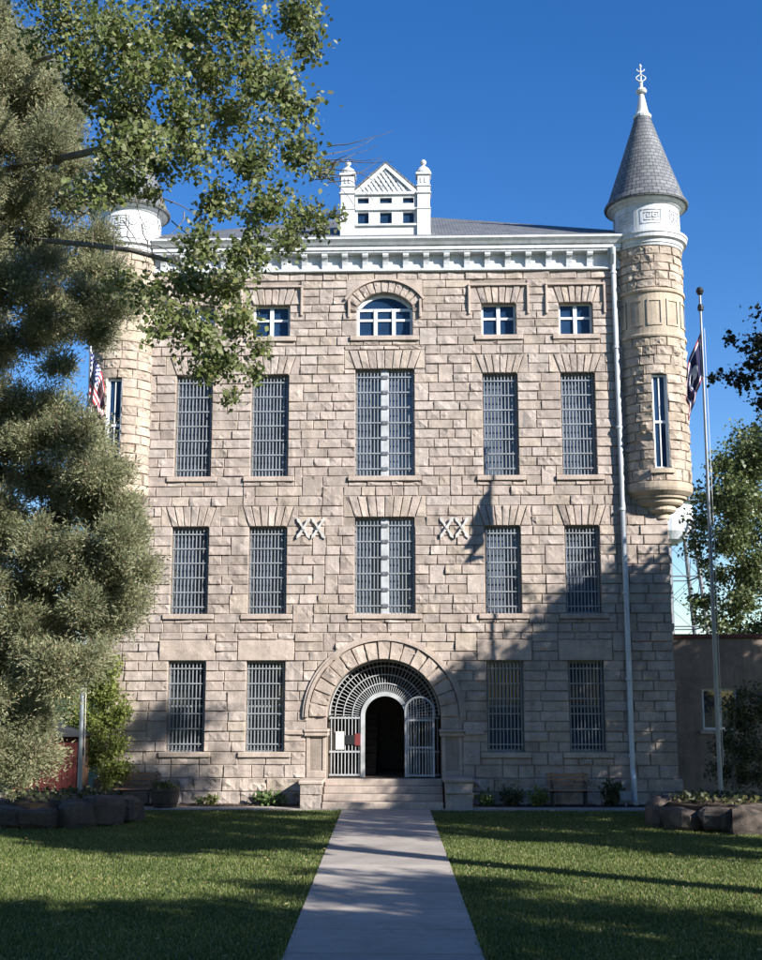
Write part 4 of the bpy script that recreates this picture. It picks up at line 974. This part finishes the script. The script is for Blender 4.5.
# BACKROW: unseen trees added to block low sky from the facade and darken the panes
for k, (x_, y_, top_, r_) in enumerate(((-24, -52, 15, 6), (-12, -56, 17, 6.5), (1, -54, 16, 6.5), (13, -57, 17, 6.5), (25, -52, 16, 6), (-30, -36, 14, 5.5), (36, -44, 15, 6))):
    shade_tree('street_tree', ['round leafy street tree behind the photographer at far left', 'tall leafy street tree behind the photographer at left', 'leafy street tree straight behind the photographer', 'tall leafy street tree behind the photographer at right', 'round leafy street tree behind the photographer at far right', 'leafy tree left of the lawn outside the photo', 'leafy tree well right of the lawn outside the photo'][k], x_, y_, 2.5, top_, r_, 60, .45, 90)


# ---------------------------------------------------------------- shrubs and bed plants
grow('vine_shrub', 'tall yellow-green shrub against the stone wall behind the left flagpole', 'shrub',
     [(-7.75, -.7, .0, .07), (-7.7, -.7, 1.5, .05), (-7.7, -.7, 3.4, .02)], [(a, b, c, r * 1.4) for a, b, c, r in LBUSH], 'broad', M['shrubleaf'], M['bark'], per=4200, size=.085, twigs=12)
grow('yew_bush', 'dark green bush growing in front of the low right wing', 'bush',
     [(9.5, -.5, -.03, .08), (9.5, -.5, 1.2, .06), (9.6, -.5, 2.6, .03)], [(a, b, c, r * 1.25) for a, b, c, r in RBUSH], 'broad', M['bushleaf'], M['bark'], per=2600, size=.085, twigs=12)
def plant(name, label, x, y, r, h, n, mat, size, z=.03):
    """low plant: leaves fanning from the ground"""
    root = tag(empty(name, (x, y, z)), label, 'plant', 'plants in the bed along the wall')
    a = rng.uniform(0, 2 * pi, n); rr = np.sqrt(rng.random(n)) * r; t = rng.random(n)
    P = np.stack([rr * np.cos(a) * (.4 + .6 * t), rr * np.sin(a) * .7 * (.4 + .6 * t), h * t * (1 - .5 * rr / r)], -1)
    o = npmesh('foliage', broad(P, size, -.5, .5), 4, mat, root)
    s = MB()
    for k in range(7):
        q = P[k * 3]; s.tube([(q[0] * .15, q[1] * .15, -.02), (q[0] * .6, q[1] * .6, q[2] * .55), tuple(q)], [.010, .008, .004], 4)
    s.build('stem', mat, root)
plant('bed_plant', 'small yellow-green tuft at the wall foot under the left ground-floor windows', -4.78, -.62, .22, .34, 130, M['shrubleaf'], .12)
plant('bed_plant', 'wide low green plant at the wall foot just left of the entrance steps', -3.15, -.6, .55, .40, 420, M['plantleaf'], .15)
plant('bed_plant', 'low sunlit plant at the wall foot close right of the entrance steps', 2.75, -.62, .32, .42, 260, M['plantleaf'], .13)
plant('bed_plant', 'bushy plant at the wall foot midway between the steps and the right bench', 3.45, -.6, .42, .62, 420, M['bushleaf'], .12)
plant('bed_plant', 'reddish-stemmed plant touching the left end of the right bench', 4.15, -.62, .34, .55, 300, M['shrubleaf'], .12)
plant('bed_plant', 'tall dark clump at the wall foot between the right bench and the downpipe', 6.15, -.58, .34, .85, 420, M['bushleaf'], .13)
plant('bed_plant', 'grassy green tuft at the wall foot right of the half barrel', -5.1, -.55, .15, .22, 80, M['plantleaf'], .10)

# ================================================================== STREET FURNITURE
def bench(x0, x1, y, label):
    root = tag(empty('park_bench', ((x0 + x1) / 2, y, .02)), label, 'bench')
    cx = (x0 + x1) / 2; L = (x1 - x0) / 2
    s = MB()
    for k in range(4): s.box(-L, L, -.22 + k * .115, -.125 + k * .115, .42, .455, 0, .008)
    s.build('seat', M['wood'], root)
    b = MB()
    for k in range(3): b.box(-L, L, .25 + k * .018, .28 + k * .018, .53 + k * .12, .62 + k * .12, 0, .008)
    b.build('backrest', M['wood'], root)
    for sx in (-L + .12, L - .12):
        l = MB(); l.box(sx - .03, sx + .03, -.19, -.13, 0, .418); l.box(sx - .03, sx + .03, .17, .23, 0, .418); l.box(sx - .03, sx + .03, -.19, .24, .36, .417)
        l.tube([(sx, .22, .40), (sx, .33, .88)], .022, 6)
        l.tube([(sx, -.2, .62), (sx, .26, .64)], .02, 6); l.tube([(sx, -.18, .41), (sx, -.2, .62)], .018, 6)
        l.build('leg', M['black'], root)
bench(-7.45, -6.25, -.60, 'weathered slatted wooden bench against the wall at the left corner')
bench(4.42, 5.55, -.62, 'slatted wooden bench in dappled shade under the right ground-floor window')
# half barrel
root = tag(empty('barrel_planter', (-5.93, -1.22, .02)), 'dark wooden half barrel full of plants beside the path at left', 'planter')
m = MB()
for k in range(18):
    a0 = 2 * pi * k / 18 + .012; a1 = 2 * pi * (k + 1) / 18 - .012
    m.lathe([(.30, 0), (.355, .16), (.375, .32), (.385, .52), (.345, .52), (.33, .40)], 2, 0, 0, a0, a1)
m.lathe([(.29, .0), (.33, .3), (.335, .42), (.001, .43)], 18, 0, 0, mi=1)
m.build('staves', [M['oak'], M['soil']], root)
for z, r in ((.10, .345), (.40, .388)):
    m = MB(); m.lathe([(r - .012, z), (r, z), (r, z + .045), (r - .012, z + .045)], 24, 0, 0); m.build('hoop', M['black'], root)
a = rng.uniform(0, 2 * pi, 260); rr = np.sqrt(rng.random(260)) * .33
npmesh('foliage', broad(np.stack([rr * np.cos(a), rr * np.sin(a), .42 + rng.random(260) * .22 * (1 - rr)], -1), .12, -.4), 4, M['bushleaf'], root)

# round boulder planters with the flagpoles
def planter(P, label, seed):
    r_ = np.random.default_rng(seed); cx, cy, R = P
    root = tag(empty('boulder_planter', (cx, cy, 0)), label, 'planter')
    k = 13
    for i in range(k):
        a = 2 * pi * i / k + r_.uniform(-.08, .08); w = 2 * pi * R / k * .56; h = r_.uniform(.42, .70)
        V = []; F = []; nu, nv = 10, 7
        d3 = r_.normal(size=(9, 3)); amp = r_.normal(0, .26, 9)
        for j in range(nv + 1):
            ph = -pi / 2 + pi * j / nv
            for i2 in range(nu):
                t = 2 * pi * i2 / nu
                v = np.array((cos(ph) * cos(t), cos(ph) * sin(t), sin(ph)))
                q = np.sign(v) * np.abs(v) ** .5
                f_ = 1 + sum(am * max(0, float(v @ (d / np.linalg.norm(d)))) ** 3 for am, d in zip(amp, d3)) + r_.normal(0, .045)
                x, y, z = q[0] * w * 1.02 * f_, q[1] * .34 * f_, q[2] * h * .5 * f_ + h * .42
                V.append(((R + y) * sin(a) + x * cos(a), -(R + y) * cos(a) + x * sin(a), z))
        for j in range(nv):
            for i2 in range(nu):
                b = j * nu; F.append((b + i2, b + (i2 + 1) % nu, b + nu + (i2 + 1) % nu, b + nu + i2))
        mm = MB(); mm.add(V, F); mm.build('boulder', M['rock'], root)
    mm = MB(); mm.lathe([(R - .1, .2), (R - .15, .50), (R * .6, .58), (.001, .62)], 28, 0, 0); mm.build('soil', M['soil'], root)
    a = r_.uniform(0, 2 * pi, 700); rr = np.sqrt(r_.random(700)) * (R - .2)
    gc = npmesh('ground_cover', broad(np.stack([rr * np.cos(a), rr * np.sin(a), .52 + r_.random(700) * .14], -1), .12, -.3), 4, M['bushleaf'], root); gc['kind'] = 'stuff'
planter(PL, 'round bed of dark boulders at the foot of the left flagpole', 3)
planter(PR, 'round bed of dark boulders at the foot of the right flagpole', 8)

def flagpole(x, y, top, tx, label):
    root = tag(empty('flagpole', (x, y, .55)), label, 'flagpole')
    m = MB(); m.tube([(0, 0, -.2), (tx * .3, 0, (top - .55) * .3), (tx, 0, top - .55)], [.060, .052, .030], 14); m.build('pole', M['polemetal'], root)
    m = MB(); m.lathe([(.001, top - .55 - .01), (.07, top - .52), (.105, top - .43), (.07, top - .34), (.001, top - .31)], 14, tx, 0); m.build('ball', M['black'], root)
    m = MB(); m.lathe([(.04, top - .98), (.075, top - .96), (.085, top - .88), (.06, top - .80), (.04, top - .79)], 12, tx, 0); m.build('truck', M['black'], root)
    m = MB(); m.tube([(.09, -.02, .7), (.10 + tx * .5, -.03, (top - .55) * .5), (.07 + tx, -.02, top - 1.45)], .008, 5); m.build('halyard', M['paper'], root)
    m = MB(); m.tube([(.06, -.02, .95), (.06, -.02, 1.15)], .02, 6); m.build('cleat', M['black'], root)
flagpole(8.30, -3.9, 13.35, .07, 'silver flagpole at the right with a dark ball and a limp dark flag')
flagpole(-7.55, -3.8, 12.6, -.22, 'silver flagpole at the left rising into the juniper')
def flag(name, label, x, y, zt, hoist, fly, width, drop, fn, mats, side=-1):
    nu, nv = 60, 39
    V = []; F = []; I = []
    for j in range(nv + 1):
        v = j / nv
        for i in range(nu + 1):
            u = i / nu
            w = width * (u ** .75) * (1.0 - .15 * v + .12 * sin(u * 5 + v * 2))
            px = x + side * (w * (.35 + .65 * sin(min(1, u * 1.15) * pi * .62)) * (1 - .25 * (u * v)))
            pz = zt - v * hoist * (1 - .18 * u) - drop * (u ** 1.15) * (1 - .22 * v)
            py = y - .05 + .13 * u * sin(v * 9 + u * 6) + .10 * sin(u * 11 + v * 3) * u + .06 * sin(u * 17)
            V.append((px, py, pz))
    for j in range(nv):
        for i in range(nu):
            a = j * (nu + 1) + i; F.append((a, a + 1, a + nu + 2, a + nu + 1)); I.append(fn((i + .5) / nu, (j + .5) / nv))
    me = bpy.data.meshes.new(name); me.from_pydata(V, [], F)
    for q in mats: me.materials.append(q)
    me.polygons.foreach_set('material_index', I); me.polygons.foreach_set('use_smooth', [True] * len(F)); me.update()
    return tag(link(bpy.data.objects.new(name, me)), label, 'flag')
M['fred'] = paint('flag_red', (.34, .022, .035), .7, .9, .2); M['fwhite'] = paint('flag_white', (.68, .68, .70), .7, .92, .2); M['fblue'] = paint('flag_blue', (.022, .030, .13), .7, .9, .2)
M['fdred'] = paint('flag_dark_red', (.20, .020, .03), .7, .9, .2); M['fnavy'] = paint('flag_navy', (.018, .018, .055), .7, .9, .2)
def us(u, v):
    if u < .40 and v < 7 / 13:
        r = int(v / (7 / 13) * 9); c = int(u / .40 * 11)
        fu = u / .40 * 11 - c; fv = v / (7 / 13) * 9 - r
        return 1 if (r + c) % 2 == 0 and .2 < fu < .95 and .15 < fv < .9 else 2
    return 0 if int(v * 13) % 2 == 0 else 1
def wy(u, v):
    e = min(u * 1.55, (1 - u) * 1.55, v, 1 - v)
    if e < .085: return 0
    if e < .125: return 1
    if ((u - .52) / .20) ** 2 + ((v - .50) / .17) ** 2 < 1 or ((u - .36) / .08) ** 2 + ((v - .58) / .12) ** 2 < 1: return 1 if ((u - .52) ** 2 + (v - .5) ** 2) > .006 else 2
    return 2
flag('limp_flag', 'limp dark blue flag with red border hanging from the right flagpole', 8.36, -3.9, 12.38, 1.25, 2.0, .62, 1.75, wy, [M['fdred'], M['fwhite'], M['fnavy']], -1)
flag('limp_flag', 'limp red, white and blue striped flag half hidden in the juniper', -7.72, -3.8, 12.0, 1.2, 1.9, -.55, 1.5, us, [M['fred'], M['fwhite'], M['fblue']], -1)

# dark red shed behind the juniper
root = tag(empty('red_shed', (-9.1, -1.2, 0)), 'low dark red boarded shed half hidden behind the juniper', 'shed')
m = MB()
for k in range(12): m.box(-.9 + k * .15, -.9 + (k + 1) * .15 - .012, -.42, -.40 + .004 * (k % 2), .15, 1.9)
m.box(-.9, .88, -.398, .5, .1, 1.88); m.build('wall', M['redwood'], root)
m = MB(); m.box(.885, .93, -.45, .5, .12, 1.9); m.box(-.92, .93, -.46, -.425, .02, .149); m.build('corner_trim', M['wood'], root)
m = MB(); m.prism([(-1.05, 1.9), (1.05, 1.9), (1.05, 1.96), (0, 2.25), (-1.05, 1.96)], -.6, .6); m.build('roof', M['slate'], root)

# notices on the gate
m = MB(); m.box(-1.44, -1.20, .375, .385, 1.48, 1.98, 0, .003); tag(m.build('paper_notice', M['paper']), 'white sheet hung on the left grille of the entrance gate', 'notice')
root = tag(empty('red_sign', (-.95, .37, 1.62)), 'small dark sign with a red end hung on the entrance gate beside the white sheet', 'sign')
m = MB(); m.box(-.22, .05, 0, .012, 0, .26, 0, .003); m.build('board', M['black'], root)
m = MB(); m.box(.052, .22, -.004, .012, -.03, .30, 0, .003); m.build('red_panel', M['signred'], root)
# floodlight by the downpipe
root = tag(empty('ground_floodlight', (6.5, -.75, .02)), 'small grey floodlight on the ground near the foot of the downpipe', 'floodlight')
m = MB(); m.box(-.02, .02, -.02, .02, 0, .16); m.box(-.16, .16, -.012, .012, .14, .17); m.build('bracket', M['lamp'], root)
m = MB(); m.prism([(-.14, .18), (.14, .18), (.17, .42), (-.17, .42)], -.07, .09); m.build('housing', M['lamp'], root)
m = MB(); m.box(-.13, .13, .092, .10, .21, .40); m.build('lens', M['glassdark'], root)

# ================================================================== RIGHT WING AND WATER TOWER
W = tag(empty('low_wing', (12.5, 3, 0)), 'low brown stuccoed wing with a red-brown coping at the right', 'building')
W.location = (0, 0, 0)
m = MB(); wx0, wx1 = 9.52, 10.6
m.box(8.12, wx0, 3, 3.4, 0, 4.70); m.box(wx1, 20, 3, 3.4, 0, 4.70); m.box(wx0, wx1, 3, 3.4, 0, 1.95); m.box(wx0, wx1, 3, 3.4, 3.2, 4.70)
m.box(8.12, 20, 3.4, 9, 4.4, 4.6); m.box(19.6, 20, 3.4, 9, 0, 4.4); m.box(8.12, 20, 8.6, 9, 0, 4.4); m.build('wall', M['stucco'], W)
m = MB(); m.box(8.12, 20.05, 2.94, 3.5, 4.702, 4.84, 0, .02); m.build('coping', M['redcap'], W)
m = MB(); m.box(wx0, wx1, 3.12, 3.2, 1.952, 2.03); m.box(wx0, wx1, 3.12, 3.2, 3.12, 3.198)
for x in (wx0, wx0 + .5, wx1 - .08): m.box(x, x + .08, 3.121, 3.2, 2.03, 3.12)
wf = m.build('window', M['sash'], W)
m = MB(); m.box(wx0 + .04, wx1 - .04, 3.15, 3.16, 1.99, 3.16); m.build('glass', M['glassdark'], wf)
m = MB(); m.box(wx0 - .12, wx1 + .12, 2.92, 3.1, 1.83, 1.948, 0, .015); m.build('sill', M['smooth'], wf)

T = tag(empty('water_tower', (16.3, 40, 0)), 'white water tank on thin steel legs rising behind the right turret', 'water tower')
m = MB(); R = 1.55
m.lathe([(.001, 12.0), (.5, 12.05), (1.0, 12.32), (1.38, 12.8), (R, 13.5), (R, 14.55), (R + .06, 14.57), (R + .06, 14.66), (.001, 15.6)], 36, 0, 0); m.build('tank', M['tank'], T, smooth=False)
m = MB(); m.lathe([(R - .02, 14.60), (R + .38, 14.60), (R + .38, 14.68), (R - .02, 14.68)], 28, 0, 0); m.build('catwalk', M['towersteel'], T)
for sx in (-1, 1):
    for sy in (-1, 1):
        m = MB(); m.tube([(sx * 1.25, sy * 1.25, 13.4), (sx * 2.3, sy * 2.3, 0)], .13, 8); m.build('leg', M['towersteel'], T)
m = MB()
for z in (4.0, 7.0, 10.0):
    q = 1.25 + (13.4 - z) * 1.05 / 13.4; q2 = 1.25 + (13.4 - z - 3) * 1.05 / 13.4
    for a, b in (((-q, -q), (q, -q)), ((q, -q), (q, q)), ((q, q), (-q, q)), ((-q, q), (-q, -q))):
        m.tube([(*a, z), (*b, z)], .05, 6)
        c = (b[0] * q2 / q, b[1] * q2 / q); d = (a[0] * q2 / q, a[1] * q2 / q)
        m.tube([(*a, z), (*c, z + 3)], .022, 5); m.tube([(*b, z), (*d, z + 3)], .022, 5)
m.build('bracing', M['towersteel'], T)
m = MB(); m.tube([(0, 0, 0), (0, 0, 12.1)], .2, 10); m.build('riser_pipe', M['towersteel'], T)

# ================================================================== SKY, SUN, CAMERA
w = bpy.data.worlds.new('World'); SC.world = w; w.use_nodes = True
nt = w.node_tree; bg = nt.nodes['Background']
sk = nt.nodes.new('ShaderNodeTexSky'); sk.sky_type = 'NISHITA'; sk.sun_disc = False
sx, sy, sz = sin(radians(SUN_AZ)) * cos(radians(SUN_EL)), -cos(radians(SUN_AZ)) * cos(radians(SUN_EL)), sin(radians(SUN_EL))
sk.sun_elevation = radians(SUN_EL); sk.sun_rotation = math.atan2(sx, sy)
sk.altitude = 600; sk.air_density = 1.0; sk.dust_density = .05; sk.ozone_density = 1.8
hs = nt.nodes.new('ShaderNodeHueSaturation'); hs.inputs['Saturation'].default_value = 1.38; hs.inputs['Hue'].default_value = .512
nt.links.new(sk.outputs[0], hs.inputs['Color']); nt.links.new(hs.outputs[0], bg.inputs[0]); bg.inputs[1].default_value = SKY
ld = bpy.data.lights.new('sun', 'SUN'); ld.energy = SUN; ld.angle = radians(.53); ld.color = (1, .972, .92)
lo = bpy.data.objects.new('sun', ld); COL.objects.link(lo)
from mathutils import Vector
lo.rotation_euler = Vector((sx, sy, sz)).to_track_quat('Z', 'Y').to_euler(); lo.location = (30, -20, 30)
cd = bpy.data.cameras.new('camera'); co = bpy.data.objects.new('camera', cd); COL.objects.link(co)
co.location = (.893, -34.9, 3.0); co.rotation_euler = (radians(99.9946), 0, radians(1.7))
cd.sensor_fit = 'VERTICAL'; cd.sensor_height = 24; cd.lens = 24 * 1220 / 960; cd.clip_end = 3000; cd.clip_start = .1
SC.camera = co
SC.view_settings.view_transform = 'Standard'; SC.view_settings.look = 'None'; SC.view_settings.gamma = 1; SC.view_settings.exposure = EXPO; SC.view_settings.use_curve_mapping = False
SC.cycles.max_bounces = 6; SC.cycles.transparent_max_bounces = 8; SC.cycles.use_denoising = True
